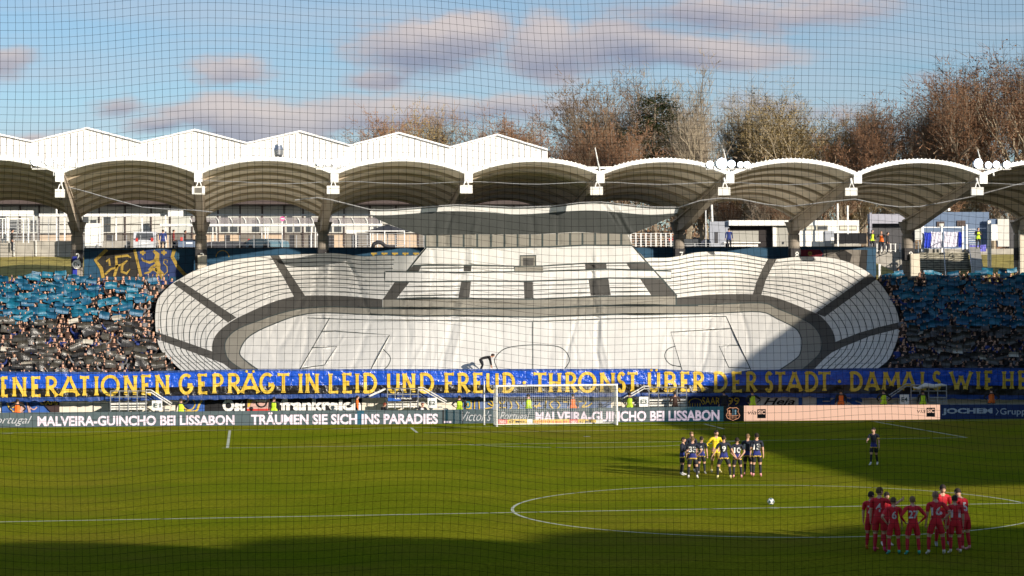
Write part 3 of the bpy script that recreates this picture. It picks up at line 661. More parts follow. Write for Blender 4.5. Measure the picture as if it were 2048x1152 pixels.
part('side_panel', mat('kiosk_side_grey', (.3, .3, .3)), k2, 1650, 462, 1668, 499, 41.85, .12)
part('notice', white, k2, 1661.5, 475, 1668, 487, 41.8, .04)
part('black_tarp', black, tag(empty('tarp', P(1700, 490, 40)), 'black tarpaulin hung over a fence under the white kiosk', 'tarp'), 1669, 466, 1733, 487.5, 40, .12)
tag(pb(1669, 488, 1722, 499, 39.9, .2).build('fence_base', concrete), 'grey low wall under the black tarpaulin', 'wall')
for x, y0, lb in ((1676, 407, 'left of two white flagpoles in front of the white kiosk'), (1696, 411, 'right of two white flagpoles in front of the white kiosk'), (1412, 404, 'thin grey pole right of the column marked 7'), (2003, 0, '')):
    if lb: tag(pb(x-1.2 if x != 1412 else x-.8, y0, x+1.2 if x != 1412 else x+.6, 497 if x != 1696 else 468, 39, .12).build('pole', white if x != 1412 else steel), lb, 'pole')
tag(MB().tube([P(1423, 404, 38), P(1424.5, 443, 38)], .09, 6).build('rolled_flag', white), 'short white rolled flag hanging beside the grey pole', 'flag')
tag(pb(1977, 441, 1982, 548, 30, .2).build('pole', white), 'thick bright white pole between the stairs and the right edge', 'pole')
k3 = tag(empty('service_building', P(1850, 497, 48)), 'blue grey flat roofed service building behind the rear stairs', 'building')
bluegrey = mat('blue_grey_wall', (.12, .17, .26), .8, var=.08)
part('wall', bluegrey, k3, 1848, 424, 1978, 499, 48, .4); part('wall', mat('lilac_grey_wall', (.33, .33, .38), .8, var=.06), k3, 1738, 428, 1846, 447, 47.5, .4)
part('wall', dark, k3, 1738, 447, 1830, 499, 48.5, .3); part('wall', mat('lilac_grey_wall', (.3, .3, .3)), k3, 1740, 425, 1744, 499, 47.3, .15)
part('window_frame', brown_d, k3, 1874, 443, 1889, 453, 47.9, .12); part('window_frame', brown_d, k3, 1914, 441, 1931, 452, 47.9, .12)
part('window', grey_l, k3, 1879, 447, 1887.5, 452, 47.85, .1); part('window', brown_d, k3, 1919, 445, 1929, 451, 47.85, .1)
part('door', pal, k3, 1830, 447, 1841, 480, 47.9, .1)
part('wall', grey_l, k3, 1996, 438, 2018, 493, 47, .4); part('banner', white, k3, 1983, 449, 1996, 481, 47, .1); part('wall', dark, k3, 2018, 440, 2040, 497, 48, .3); part('wall', bluegrey, k3, 1978, 438, 1996, 449, 47.2, .3)
t = tag(empty('floodlight_fitting', P(1865, 425, 46)), 'three small white lamps on the roof of the service building', 'lamp')
for x, y in ((1865, 421), (1877, 424), (1897, 419)): wchild(MB().box(P(x, y, 46), (.25, .2, .22), .3).build('lamp', white), t)
# gate with white and blue cloths above the stairs
t = tag(empty('stair_gate', P(1890, 505, 41.5)), 'tall steel mesh gate at the head of the rear stairs', 'gate')
for x in (1845, 1884, 1926, 1934): part('post', steel, t, x-1.3 if x != 1845 else 1843, 427 if x == 1845 else (452 if x < 1930 else 449), x+1.3 if x != 1845 else 1847.5, 505, 41.5, .1)
part('rail', steel, t, 1846, 453.5, 1926, 455.5, 41.55, .06); part('rail', steel, t, 1846, 497, 1926, 498, 41.55, .06)
for i in range(9): part('bar', steel, t, 1936+i*.0, 458+i*4.5, 1952, 458.7+i*4.5, 41.8, .04)
lila = mat('white_cloth_shade', (.62, .60, .68), .8, var=.05, scale=4, bump=.02); blu = mat('blue_cloth2', (.02, .05, .5), .7, var=.1)
def cloth(x0, y0, x1, y1, Y, m_, par, name):
    mb = MB(); nx, nz_ = 10, 5
    mb.add([P(x0+(x1-x0)*i/nx, y0+(y1-y0)*j/nz_+(1.2*math.sin(i/nx*math.pi) if j == 0 else 0), Y+.05*math.sin(i*1.9+j)) for j in range(nz_+1) for i in range(nx+1)],
           [(j*(nx+1)+i, j*(nx+1)+i+1, (j+1)*(nx+1)+i+1, (j+1)*(nx+1)+i) for j in range(nz_) for i in range(nx)]); o = mb.build(name, m_)
    return wchild(o, par) if par else o
tag(cloth(1848.5, 464, 1864, 496, 41.3, blu, None, 'flag'), 'royal blue cloth hung at the left of the stair gate', 'flag')
tag(cloth(1862, 463, 1883, 495, 41.25, lila, None, 'flag'), 'white cloth hung on the left half of the stair gate', 'flag')
tag(cloth(1888, 463, 1918, 494, 41.3, lila, None, 'flag'), 'white cloth hung on the right half of the stair gate', 'flag')
tag(cloth(1917, 463, 1923.5, 494, 41.2, blu, None, 'flag'), 'narrow blue cloth at the right end of the stair gate', 'flag')
tag(cloth(1937, 489, 1972, 503, 43.5, mat('lilac_cloth', (.13, .13, .5), .8, var=.2), None, 'flag'), 'crumpled lilac cloth draped over the wall right of the gate', 'flag')
# stairs
st = tag(empty('rear_stairs', P(1885, 560, 27)), 'flight of worn concrete steps up the grass bank between two steel handrails', 'stairs')
xa, xb = P(1838, 505, 41).x, P(1936, 505, 41).x
stepm = mat('worn_step', (.42, .39, .30), .9, var=.35, scale=2.5); riser = mat('step_riser', (.15, .14, .11), .9, var=.5, scale=3)
SH = lambda y: (41-y)/13.6*(-4.6)
for i in range(18):
    y0 = 27.4+.74*i; z0 = 8.3+.205*i
    sx = SH(y0); wchild(MB().b2(xa+sx, xb+sx, y0, y0+.76, z0-.15, z0+.14).build('riser', riser), st); wchild(MB().b2(xa-.02+sx, xb+.02+sx, y0-.05, y0+.78, z0+.14, z0+.19).build('step', stepm), st)
for x in (xa-.05, (xa+xb)/2, xb+.05):
    wchild(MB().tube([(x+SH(27.4), 27.4, 9.2), (x+SH(40.6), 40.6, 13.0), (x+SH(41.2), 41.2, 13.0)], .04, 5).build('handrail', steel), st)
    for k in range(4): xk = x+SH(27.4+4.3*k); wchild(MB().tube([(xk, 27.4+4.3*k, 8.4+1.2*k), (xk, 27.4+4.3*k, 9.2+1.2*k)], .035, 5).build('rail_post', steel), st)
wchild(MB().prism([(xb+.15+SH(27.4), 27.4, 8.5), (xb+.15, 41, 11.9), (xb+.15, 41, 12.5), (xb+.15+SH(27.4), 27.4, 9.2)], (.9, 0, 0)).build('side_ramp', concrete), st)
fence(1745, 487, 1800, 504, 43.6, 'white tubular barrier above the right grass bank', 6, 2, white, 1.6)
t = tag(empty('white_post', P(1759.5, 553, 25)), 'short white post at the foot of the grass bank', 'post'); part('post', white, t, 1757.5, 528, 1761.5, 556, 25, .1)

def sm(a, b, x): t = min(1, max(0, (x-a)/(b-a))); return t*t*(3-2*t)

# ---------------------------------------------------------------- wooded hill and trees
hillm = mat('leaf_litter', (.075, .05, .028), .95, var=.4, scale=.25)
def hill_z(x, y): return CZ + max(0, y-92)*.075*sm(-60, 40, x) + 1.6*mnoise.noise(Vector((x*.02, y*.02, 0)))*min(1, max(0, y-92)/30)
mb = MB(); nx, ny = 60, 26; vs = []
for j in range(ny+1):
    for i in range(nx+1):
        y = 92+j*5.; x = -260+i*11; vs.append((x, y, hill_z(x, y)-.05 if j else 9.))
mb.add(vs, [(j*(nx+1)+i, j*(nx+1)+i+1, (j+1)*(nx+1)+i+1, (j+1)*(nx+1)+i) for j in range(ny) for i in range(nx)])
tag(mb.build('wooded_hill', hillm, smooth=True), kind='structure')

bark = mat('tree_bark', (.25, .20, .145), .9, var=.3, scale=1.5); bark_p = mat('pale_bark', (.36, .30, .21), .9, var=.2, scale=1.5)
def twigm(n, c): return mat(n, c, .9, var=.3, scale=.4, spec=.15)
TW = {'grey': twigm('grey_twigs', (.30, .25, .19)), 'russet': twigm('russet_leaves', (.27, .15, .085)), 'brown': twigm('brown_twigs', (.27, .19, .12)), 'gold': twigm('golden_twigs', (.34, .25, .11)), 'green': twigm('dark_green_needles', (.055, .07, .025))}
def tree_meshes(seed, kind, upright=.55, leaf=.3):
    """one bare winter tree 1 unit high: trunk+limbs mesh and crown mesh (twigs, last leaves)"""
    q = random.Random(seed); tr = MB(); cr = MB(); tips = []
    def grow(p, d, L_, r, lev):
        n = 4 if lev < 2 else 3; pts = [p.copy()]; rs = [r]; dd = d.copy()
        for i in range(n):
            dd = (dd + Vector((q.gauss(0, .16), q.gauss(0, .16), q.gauss(.04, .1)))*(1 if lev else .35)).normalized()
            p = p + dd*L_/n; pts.append(p.copy()); rs.append(r*(1-.62*(i+1)/n) if lev else r*(1-.45*(i+1)/n))
        tr.tube(pts, rs, 6 if lev == 0 else (4 if lev == 1 else 3), cap=False)
        if lev >= 4: tips.append((pts[-1], dd)); return
        k = (6, 5, 4, 3)[lev]
        for j in range(k):
            t = q.uniform(.45 if lev == 0 else .25, 1.0) if j else 1.0; f = t*n; i0 = min(int(f), n-1); b = pts[i0].lerp(pts[i0+1], f-i0)
            az = q.uniform(0, 6.283); tilt = q.uniform(.25, .85)*(1.1-upright*.5) if j else q.uniform(.05, .3)
            a = dd.orthogonal().normalized(); a.rotate(Matrix.Rotation(az, 3, dd)); nd = (dd*math.cos(tilt)+a*math.sin(tilt)+Vector((0, 0, .12+.25*upright))).normalized()
            grow(b, nd, L_*q.uniform(.58, .82)*(1.0 if lev else .86), rs[i0]*.68, lev+1)
            if lev >= 2: tips.append((b, nd))
    grow(Vector((0, 0, 0)), Vector((q.gauss(0, .03), q.gauss(0, .03), 1)), .40, .025, 0)
    for (p, d) in tips:
        for _ in range(3):
            e = (d + Vector((q.gauss(0, .6), q.gauss(0, .6), q.gauss(.15, .5)))).normalized(); L_ = q.uniform(.03, .075); w = q.uniform(.0007, .0014)
            s_ = e.orthogonal().normalized()*w; a = p+e*L_*.2
            cr.add([a-s_, a+s_, p+e*L_], [(0, 1, 2)])
            for _2 in range(1 if kind == 'grey' else 2):
                f = (e+Vector((q.gauss(0, .7), q.gauss(0, .7), q.gauss(0, .7)))).normalized(); g_ = p+e*L_*q.uniform(.3, .9); s2 = f.orthogonal().normalized()*w*.8
                cr.add([g_-s2, g_+s2, g_+f*L_*.6], [(0, 1, 2)])
        for _ in range(int(8*leaf)+(1 if q.random() < (8*leaf) % 1 else 0)):
            c = p+Vector((q.gauss(0, .018), q.gauss(0, .018), q.gauss(0, .018))); a = Vector((q.gauss(0, 1), q.gauss(0, 1), q.gauss(0, 1))).normalized()*q.uniform(.0025, .0052); b = a.orthogonal().normalized()*a.length
            cr.add([c-a, c-b, c+a, c+b], [(0, 1, 2, 3)])
    zm = float(np.percentile([v[2] for v in cr.v], 99.2))
    for M_ in (tr, cr): M_.v = [(x/zm, y/zm, z/zm) for x, y, z in M_.v]
    return tr.mesh('trunk', bark_p if seed % 2 else bark), cr.mesh('crown', TW[kind])
TREES = {('russet', 0): tree_meshes(1, 'russet', .35, .7), ('russet', 1): tree_meshes(2, 'russet', .6, .45), ('grey', 0): tree_meshes(3, 'grey', .9, .0), ('grey', 1): tree_meshes(4, 'grey', .75, .05),
         ('brown', 0): tree_meshes(5, 'brown', .6, .2), ('brown', 1): tree_meshes(6, 'brown', .45, .3), ('gold', 0): tree_meshes(7, 'gold', .6, .7), ('gold', 1): tree_meshes(8, 'gold', .5, .45)}
def pine_meshes(seed):
    q = random.Random(seed); tr = MB().tube([(0, 0, 0), (.01, 0, .5), (0, .01, 1)], [.014, .009, .002], 7); cr = MB()
    for i in range(150):
        z = q.uniform(.22, .97); r = (.24*(1-z)**.55+.03)*q.uniform(.6, 1.15); az = q.uniform(0, 6.28); d = Vector((math.cos(az), math.sin(az), q.uniform(-.1, .35))); b = Vector((0, 0, z))
        tr.tube([b, b+d*r], [.003, .001], 3, cap=False)
        for _ in range(70):
            t = q.uniform(.25, 1.0); c = b+d*r*t+Vector((q.gauss(0, .017), q.gauss(0, .017), q.gauss(0, .012))); a = Vector((q.gauss(0, 1), q.gauss(0, 1), q.gauss(0, .6))).normalized()*q.uniform(.005, .013); s_ = a.orthogonal().normalized()*.0036
            cr.add([c-s_, c+s_, c+a], [(0, 1, 2)])
    return tr.mesh('trunk', bark), cr.mesh('crown', TW['green'])
TREES[('green', 0)] = pine_meshes(11)
def tree(px, ytop, Y, kind, v, label, group=None, wide=1.):
    q = P(px, ytop, Y); z0 = hill_z(q.x, Y) if Y > 92 else CZ; h = (q.z-z0)*1.0
    t = tag(empty('pine_tree' if kind == 'green' else 'bare_tree', (q.x, Y, z0), rnd.uniform(0, 6.28)), label, 'tree', group)
    s_ = h; sc = (s_*wide, s_*wide, s_)
    inst(TREES[(kind, v)][0], 'trunk', t, sc=sc); inst(TREES[(kind, v)][1], 'crown', t, sc=sc)
gL = 'bare winter trees behind the white gables'; gM = 'bare winter trees behind the right half of the stand roof'
big = [(770, 236, 150, 'russet', 0, 'rounded russet brown tree above the fourth white gable'), (733, 262, 165, 'russet', 1, 'low russet tree at the left end of the row behind the gables'),
       (852, 218, 160, 'gold', 1, 'tallest pale brown tree behind the gables'), (905, 226, 170, 'brown', 0, 'thin brown tree between the two tallest behind the gables'), (960, 236, 165, 'russet', 1, 'reddish bare tree above the fifth white gable'),
       (1035, 236, 150, 'russet', 0, 'russet tree over the right end of the white hall'), (1000, 250, 175, 'brown', 1, 'faint brown tree behind the right end of the hall'), (690, 278, 170, 'brown', 1, 'lowest brown tree far behind the fourth gable'),
       (1135, 262, 140, 'russet', 0, 'low dark russet tree in the gap right of the white hall'), (1165, 250, 160, 'brown', 0, 'brown tree just left of the tilted rod'),
       (1210, 168, 130, 'brown', 1, 'tall brown oak with clumps of dry leaves left of the pine'), (1248, 175, 150, 'russet', 1, 'tall russet tree leaning on the dark pine'), (1308, 180, 121, 'green', 0, 'dark green pine standing among the bare trees'),
       (1345, 160, 150, 'grey', 1, 'grey bare tree just right of the dark pine'), (1405, 142, 128, 'grey', 0, 'tallest pale bare tree with wide fan of twigs in the middle'), (1455, 172, 150, 'grey', 0, 'grey bare tree right of the tallest one'),
       (1500, 176, 140, 'gold', 1, 'yellowish bare tree above the five lamp rack'), (1545, 200, 150, 'gold', 0, 'golden brown bare tree right of the five lamp rack'), (1590, 188, 132, 'gold', 0, 'broad golden brown tree above the sixth roof vault'),
       (1640, 218, 140, 'gold', 1, 'lower golden brown tree left of the dark gap'), (1690, 222, 150, 'brown', 0, 'thin brown tree left of the clump of leafy oaks'), (1725, 212, 128, 'russet', 1, 'oak with dry leaves above the seventh roof vault'),
       (1780, 205, 140, 'brown', 1, 'dark gnarled tree in the middle of the right group'), (1830, 200, 130, 'brown', 0, 'dark bare tree with forked trunk left of the big right oak'), (1868, 208, 145, 'russet', 0, 'russet tree between forked tree and the big right oak'),
       (1925, 150, 125, 'russet', 1, 'big oak with dry leaves second from the right edge'), (1975, 140, 135, 'brown', 1, 'tall brown oak near the right edge'), (2030, 100, 122, 'russet', 0, 'tallest leafy brown oak at the right edge'),
       (2100, 110, 130, 'brown', 1, 'oak just beyond the right edge'), 
       (1370, 205, 118, 'grey', 0, 'slim pale trunked tree in front of the tallest bare tree'), 
       (1240, 250, 112, 'russet', 1, 'orange leafed small tree above the roof left of the rack'), 
       (1180, 275, 112, 'russet', 0, 'low reddish tree right of the hall end'), (1100, 290, 120, 'russet', 1, 'low reddish tree at the end of the white hall')]
for (x, y, Y, k, v, lb) in big: tree(x, y, Y, k, v, lb, gL if x < 1090 else gM, 1.22 if k != 'green' else 1.45)
# understorey visible below the vaults
ORD0 = 'first second third fourth fifth sixth seventh'.split()
for i in range(26):
    x = 1345+i*27+rnd.uniform(-9, 9); k = ('russet', 'brown', 'gold', 'grey')[i % 4]
    tree(x, rnd.uniform(330, 385), 100+rnd.uniform(-5, 8), k, i % 2, '%s small %s undergrowth tree from the left below the roof vaults' % (ORD0[i//4], {'russet': 'russet leaved', 'brown': 'brown twigged', 'gold': 'golden twigged', 'grey': 'grey bare'}[k]), 'undergrowth trees below the roof vaults', 1.1)
mb = MB(); q = random.Random(5)
for i in range(18000):
    x = q.uniform(5, 120); y = q.uniform(112, 190); z = hill_z(x, y)+abs(q.gauss(0, 4.5)); a = Vector((q.gauss(0, 1), q.gauss(0, .3), q.gauss(0, 1.3))).normalized()*q.uniform(.25, 1.1); s_ = Vector((a.z, 0, -a.x)).normalized()*q.uniform(.03, .12)
    c = Vector((x, y, z)); mb.add([c-s_, c+s_, c+a], [(0, 1, 2)], i % 3)
tag(mb.build('undergrowth', [TW['brown'], TW['russet'], bark]), 'mass of brown brush and twigs filling the hill under the trees', 'undergrowth', kind='stuff')

# ---------------------------------------------------------------- the big picture sheet (choreography)
z1 = lambda L_: [(300+x/3.84, 480+y/3.84) for x, y in L_]
z2 = lambda L_: [(740+x/3.032, 400+y/3.032) for x, y in L_]
z3 = lambda L_: [(1300+x/3.7236, 480+y/3.7236) for x, y in L_]
def smooth(L_, n=5):
    """Catmull-Rom through the points"""
    out = []; P_ = [Vector(p) for p in L_]
    for i in range(len(P_)-1):
        a, b, c, d = P_[max(0, i-1)], P_[i], P_[i+1], P_[min(len(P_)-1, i+2)]
        for k in range(n):
            t = k/n; out.append(.5*((2*b)+(-a+c)*t+(2*a-5*b+4*c-d)*t*t+(-a+3*b-3*c+d)*t**3))
    return [tuple(p) for p in out]+[tuple(P_[-1])]
out_left = smooth([(367, 745), (347, 727), (328.6, 709), (318, 693.5), (311.7, 667.5), (310, 631), (314, 602), (326, 584), (347, 564.6), (362.5, 555.5), (386, 542.5), (422, 529.5), (461, 520), (508, 514), (539.6, 511), (560, 510), (600, 508), (638, 507), (664, 506), (690, 508), (729, 512.5), (765, 510.5), (795, 511), (836, 510)], 4)
temple_l = [(849, 497), (848, 471)]+smooth([(848, 471), (820, 463), (790, 453), (765, 443), (741, 431)], 4)[1:]+[(740, 421.4)]
top = smooth([(740, 421.4), (773, 421.4), (822, 418), (872, 414), (911.5, 411.5), (971, 414), (1030, 416.5), (1103, 414), (1162, 407), (1202, 406), (1254.5, 411.5), (1301, 416), (1357, 416.5)], 4)[1:]
temple_r = smooth([(1355, 426), (1350, 430), (1327, 441), (1301, 453), (1274, 464), (1259, 470)], 3)+[(1262, 480), (1265, 491)]
out_right = [(1289, 516)]+smooth([(1300, 515), (1335, 515), (1361.7, 511), (1388.6, 505), (1421, 502.8), (1455.8, 503.6), (1482.6, 507), (1515, 513.5), (1536, 517), (1555, 517.6), (1590, 513.6), (1622, 512.8), (1654.5, 514.4), (1684, 520), (1713.6, 531), (1740.4, 547), (1762, 568.6), (1780.7, 595.5), (1794, 622.3), (1799, 643.8), (1800, 660), (1791.5, 689.5), (1778, 719), (1759, 735), (1748, 745)], 4)
OUT = out_left+temple_l+top+temple_r+out_right
FOLDS = [((640, 500), (600, 745), 9, .10), ((662, 500), (640, 745), 8, -.10), ((690, 510), (745, 640), 6, .07), ((610, 590), (560, 700), 10, .10), ((930, 500), (885, 745), 8, .10), ((955, 430), (905, 745), 9, -.09), ((873, 420), (850, 745), 9, .06),
         ((1163, 560), (1130, 745), 5, .09), ((1182, 520), (1200, 745), 6, .13), ((1190, 500), (1215, 745), 7, -.10), ((1218, 410), (1290, 520), 4, .06), ((1232, 410), (1300, 520), 4, -.06), ((1205, 408), (1270, 500), 4, .05), ((1212, 408), (1262, 490), 3.5, -.05), ((1443, 520), (1404, 745), 5, .12), ((1470, 560), (1508, 745), 6, .13), ((1455, 500), (1440, 745), 9, -.1), ((1415, 500), (1400, 745), 8, .07), ((1515, 510), (1600, 545), 5, .13), ((1105, 540), (1100, 745), 12, .06), ((1010, 420), (1000, 745), 14, .05), ((745, 640), (700, 745), 9, .08), ((810, 600), (820, 745), 8, .07), ((1330, 560), (1345, 745), 9, .07), ((1560, 520), (1530, 700), 12, .06), ((520, 520), (560, 745), 12, .07), ((1060, 420), (1075, 530), 9, .05), ((1120, 415), (1115, 500), 7, .06), ((905, 415), (890, 500), 7, .08)]
_fr = random.Random(31)
for _k in range(70):
    _x = _fr.uniform(330, 1780); _y0 = _fr.uniform(505, 690); _l = _fr.uniform(40, 170); _s = _fr.uniform(-.35, .35)+(.25 if _x < 900 else -.1)*_fr.random()
    FOLDS.append(((_x, _y0), (_x-_s*_l, min(748, _y0+_l)), _fr.uniform(3.5, 6), _fr.choice((-1, 1))*_fr.uniform(.02, .05)))
def depthY(px, py):
    base = 9.3 + (740-py)/(740-550)*14.7 if py > 550 else 24.0+(550-py)/42*1.2
    tp = 9.3 + (740-py)/(740-545)*7.2 if py > 545 else 16.5-(545-py)/135*.9
    w = sm(560, 870, px)*(1-sm(1255, 1500, px)) if py > 500 else 1
    if py > 560: w *= 1
    Y = base*(1-w)+tp*w
    Y += .10*mnoise.noise(Vector((px*.010, py*.012, 3)))+.03*mnoise.noise(Vector((px*.05, py*.03, 9)))
    for (a, b, wd, am) in FOLDS:
        if py < min(a[1], b[1])-15 or py > max(a[1], b[1])+15: continue
        t = (py-a[1])/(b[1]-a[1]); xx = a[0]+(b[0]-a[0])*t + 3*math.sin(py*.05+a[0]); d = (px-xx)/(wd*.62)
        if abs(d) < 3: Y += am*(1.15 if wd > 6.5 else 1.5)*math.exp(-d*d*1.2)*sm(-.05, .15, t)*(1-sm(.9, 1.05, t))
    return Y
def sheet(px, py, lift=0.): return P(px, py, depthY(px, py)-lift)

def band(L_, w):
    """closed polygon of a painted line"""
    a = []; b = []
    for i, p in enumerate(L_):
        p0 = Vector(L_[max(0, i-1)]); p1 = Vector(L_[min(len(L_)-1, i+1)]); d = (p1-p0).normalized(); n = Vector((-d.y, d.x))*w/2
        a.append((p[0]-n.x, p[1]-n.y)); b.append((p[0]+n.x, p[1]+n.y))
    return a+b[::-1]
REG = []     # (polygon, material)   0 white, 1 dark grey, 2 stone grey, 3 line, 4 charcoal roof
DRL = smooth([(765, 598.5), (690.6, 592), (638.5, 590.7), (610, 591.3), (586.5, 593.3), (550, 602.4), (521, 614), (495, 626), (469, 639), (446, 655), (430, 672.7), (423.7, 693.5), (427, 709), (440, 722), (470, 745)], 4)
DIL = smooth([(765, 617.5), (690.6, 613.6), (638.5, 614), (591.7, 619), (550, 629.7), (516, 641.5), (482, 654.5), (461.5, 668), (450, 686), (452, 709), (463, 725), (497, 747)], 4)
TIL = smooth([(765, 630.5), (716.7, 628.4), (664.6, 626), (625.5, 626.5), (586.5, 633.6), (547.4, 648), (516, 662), (492.7, 678), (480, 701), (486, 717), (527, 747)], 4)
DRR = smooth([(1340, 597), (1353.7, 595.5), (1407.4, 590), (1461, 588), (1523, 589.6), (1568.6, 600.8), (1630, 626), (1646.4, 637), (1662.6, 657), (1670.6, 678.7), (1668, 700), (1649, 717), (1622, 745)], 4)
DIR_ = smooth([(1340, 610.5), (1353.7, 610.5), (1434, 608.5), (1523, 605.7), (1555, 617), (1614, 642.5), (1635.7, 662.6), (1643.8, 684), (1639.7, 705.6), (1625, 721.7), (1598, 745)], 4)
TIR = smooth([(1340, 628), (1434, 626.4), (1520, 623.7), (1555, 638), (1587, 654), (1598, 665), (1603.5, 681.4), (1600.8, 705.6), (1590, 719), (1550, 746)], 4)
# tier lines between the outer rim and the dark ring
OL = [(790, 511), (729, 512.5), (690, 508.6), (638.5, 507), (556, 510.7), (539, 511), (500, 515), (461, 520), (422, 529.5), (386, 542.5), (360, 557), (347, 565), (326, 584), (314, 602), (310, 620), (310, 645), (314, 670), (318, 693), (328, 709), (347, 727), (368, 747)]
RL = [(775, 598.5), (729, 596), (690, 592), (638.5, 590.7), (605, 591.5), (586, 593.5), (567, 597), (545, 604), (521, 614), (495, 626), (471, 638), (458, 646), (444, 658), (434, 669), (428, 679), (424, 692), (424, 703), (429, 713), (438, 722), (454, 733), (474, 750)]
OR_ = [(1290, 516), (1335, 515), (1389, 505), (1421, 503), (1456, 503.6), (1495, 509), (1536, 517), (1555, 517.6), (1590, 513.6), (1622, 513), (1654, 514.4), (1684, 520), (1713, 531), (1738, 546), (1762, 568.6), (1781, 595.5), (1794, 622), (1799, 644), (1800, 660), (1791.5, 689.5), (1778, 719), (1757, 738), (1745, 750)]
RR = [(1325, 597), (1353, 595.5), (1407, 590), (1430, 589), (1461, 588), (1490, 588), (1515, 589), (1528, 590.5), (1548, 595.5), (1568, 601), (1590, 609), (1610, 617), (1628, 625), (1640, 632), (1650, 641), (1659, 652), (1666, 665), (1669, 675), (1670, 690), (1664, 705), (1649, 718), (1632, 734), (1618, 750)]
for (O, I, n) in ((OL, RL, 10), (OR_, RR, 10)):
    so_, si = smooth(O, 3), smooth(I, 3)
    for k in range(1, n):
        t = k/n
        REG.append((band([(a[0]*(1-t)+b[0]*t, a[1]*(1-t)+b[1]*t) for a, b in zip(so_, si)], 1.75), 3))
REG.append((DRL+DIL[::-1], 1)); REG.append((DIL+TIL[::-1], 2)); REG.append((DRR+DIR_[::-1], 1)); REG.append((DIR_+TIR[::-1], 2))
for L_ in (DIL, TIL, DIR_, TIR): REG.append((band(L_, 2.3), 3))
A_L = [[(346, 567), (358.6, 560), (473, 635), (456, 645)], [(539, 509), (556.5, 509), (576, 540), (611, 593), (590, 597), (566, 553)], [(308, 662), (425, 703), (450, 722), (446, 727), (378, 702), (308, 676)]]
for a in A_L: REG.append((a, 1))
for L_ in ([(885, 130), (945, 140), (905, 210), (862, 300), (828, 412), (763, 412), (790, 320), (840, 210)], [(1640, 250), (1690, 290), (1300, 572), (1232, 545)], [(1855, 612), (1875, 655), (1640, 715), (1430, 800), (1350, 840), (1372, 762), (1560, 690), (1700, 650)]): REG.append((z3(L_), 1))
# lower pitch drawing
lines = [z2([(-380, 715), (0, 728), (400, 730), (960, 738), (1400, 722), (2000, 708), (2158, 705)]), z2([(985, 738), (985, 1060)]),
         z2(smooth([(775, 1030), (755, 970), (790, 920), (850, 892), (980, 879), (1120, 885), (1180, 912), (1210, 970), (1180, 1025)], 5)),
         z1([(1380, 598), (1145, 1005)]), z1([(1312, 705), (1420, 700), (1640, 716), (1840, 728), (1690, 1005)]), z1([(1240, 828), (1435, 818), (1340, 960), (1165, 985)]), z1(smooth([(1790, 838), (1845, 900), (1830, 960), (1790, 1000)], 4)),
         z3([(565, 567), (755, 975)]), z3([(605, 658), (155, 686), (240, 975)]), z3([(665, 785), (515, 790), (587, 950), (745, 955)]), z3(smooth([(190, 790), (130, 815), (110, 870), (150, 925), (235, 945)], 4))]
for L_ in lines: REG.append((band(L_, 1.8), 3))
# gate building over it
body = z2([(340, 285), (1590, 275), (1680, 380), (1862, 580), (1862, 600), (1400, 640), (80, 602), (85, 595), (222, 434)])
REG.append((body, 0))
REG.append((z2([(78, 600), (540, 596), (1000, 600), (1400, 583), (1860, 578), (1860, 640), (1400, 640), (1000, 656), (540, 656), (78, 656)]), 2))
REG.append((z2([(78, 656), (540, 656), (1000, 656), (1400, 642), (1860, 640), (2000, 640), (2000, 690), (1500, 692), (1000, 710), (500, 702), (300, 705), (0, 693), (0, 656)]), 2))
def ln(L_, w=2.2): REG.append((band(z2(L_), w*1.3), 3))
ln([(0, 656), (540, 658), (1000, 657), (1400, 640), (1990, 640)], 2.6); ln([(0, 693), (300, 705), (500, 701), (1000, 711), (1500, 692), (2000, 690)], 2.2)
ln([(78, 600), (540, 597), (1000, 601), (1400, 584), (1860, 579)], 2.2); ln([(1857, 578), (1857, 640)], 2.4)
for L_ in ([(150, 497), (240, 497), (157, 602), (78, 602)], [(553, 495), (612, 492), (603, 592), (535, 598)], [(932, 493), (988, 492), (990, 595), (936, 598)], [(1325, 480), (1445, 475), (1460, 577), (1338, 580)], [(1637, 478), (1780, 480), (1862, 582), (1705, 578)],
           [(262, 396), (312, 398), (294, 436), (218, 436)], [(568, 395), (617, 395), (613, 432), (568, 432)], [(1303, 382), (1432, 380), (1436, 420), (1306, 422)], [(1552, 380), (1675, 378), (1730, 432), (1577, 420)]): REG.append((z2(L_), 1))
for a, b in (((262, 397), (826, 400)), ((240, 524), (540, 519))): pass
ln([(222, 525), (550, 520)], 1.3) if False else None
for y in (.28, .55, .82):
    for (x0a, x0b, x1a, x1b, ya, yb, yc, yd) in ((240, 160, 553, 537, 497, 600, 495, 592), (612, 608, 932, 935, 494, 592, 493, 592), (988, 992, 1325, 1338, 491, 592, 480, 577), (1447, 1462, 1637, 1703, 478, 574, 478, 571)):
        ln([(x0a+(x0b-x0a)*y, ya+(yb-ya)*y), (x1a+(x1b-x1a)*y, yc+(yd-yc)*y)], 1.3)
for (xa, ya, xb, yb) in ((300, 414, 568, 412), (617, 412, 875, 416), (1050, 414, 1303, 402), (1434, 399, 1565, 398)): ln([(xa, ya), (xb, yb)], 1.2)
ln([(262, 397), (568, 395), (875, 401)], 2.); ln([(1050, 400), (1303, 384), (1560, 382), (1680, 380)], 2.)
bar = z2([(90, 434), (300, 437), (600, 439), (1050, 432), (1450, 419), (1828, 431), (1826, 475), (1640, 475), (1450, 473), (1300, 482), (950, 493), (600, 491), (300, 497), (90, 495)])
REG.append((bar, 0)); REG.append((band(bar+[bar[0]], 2.8), 3))
REG.append((z2([(875, 402), (1048, 400), (1050, 436), (878, 436)]), 2)); ln([(875, 402), (1048, 400), (1050, 436), (878, 436), (875, 402)], 2.)
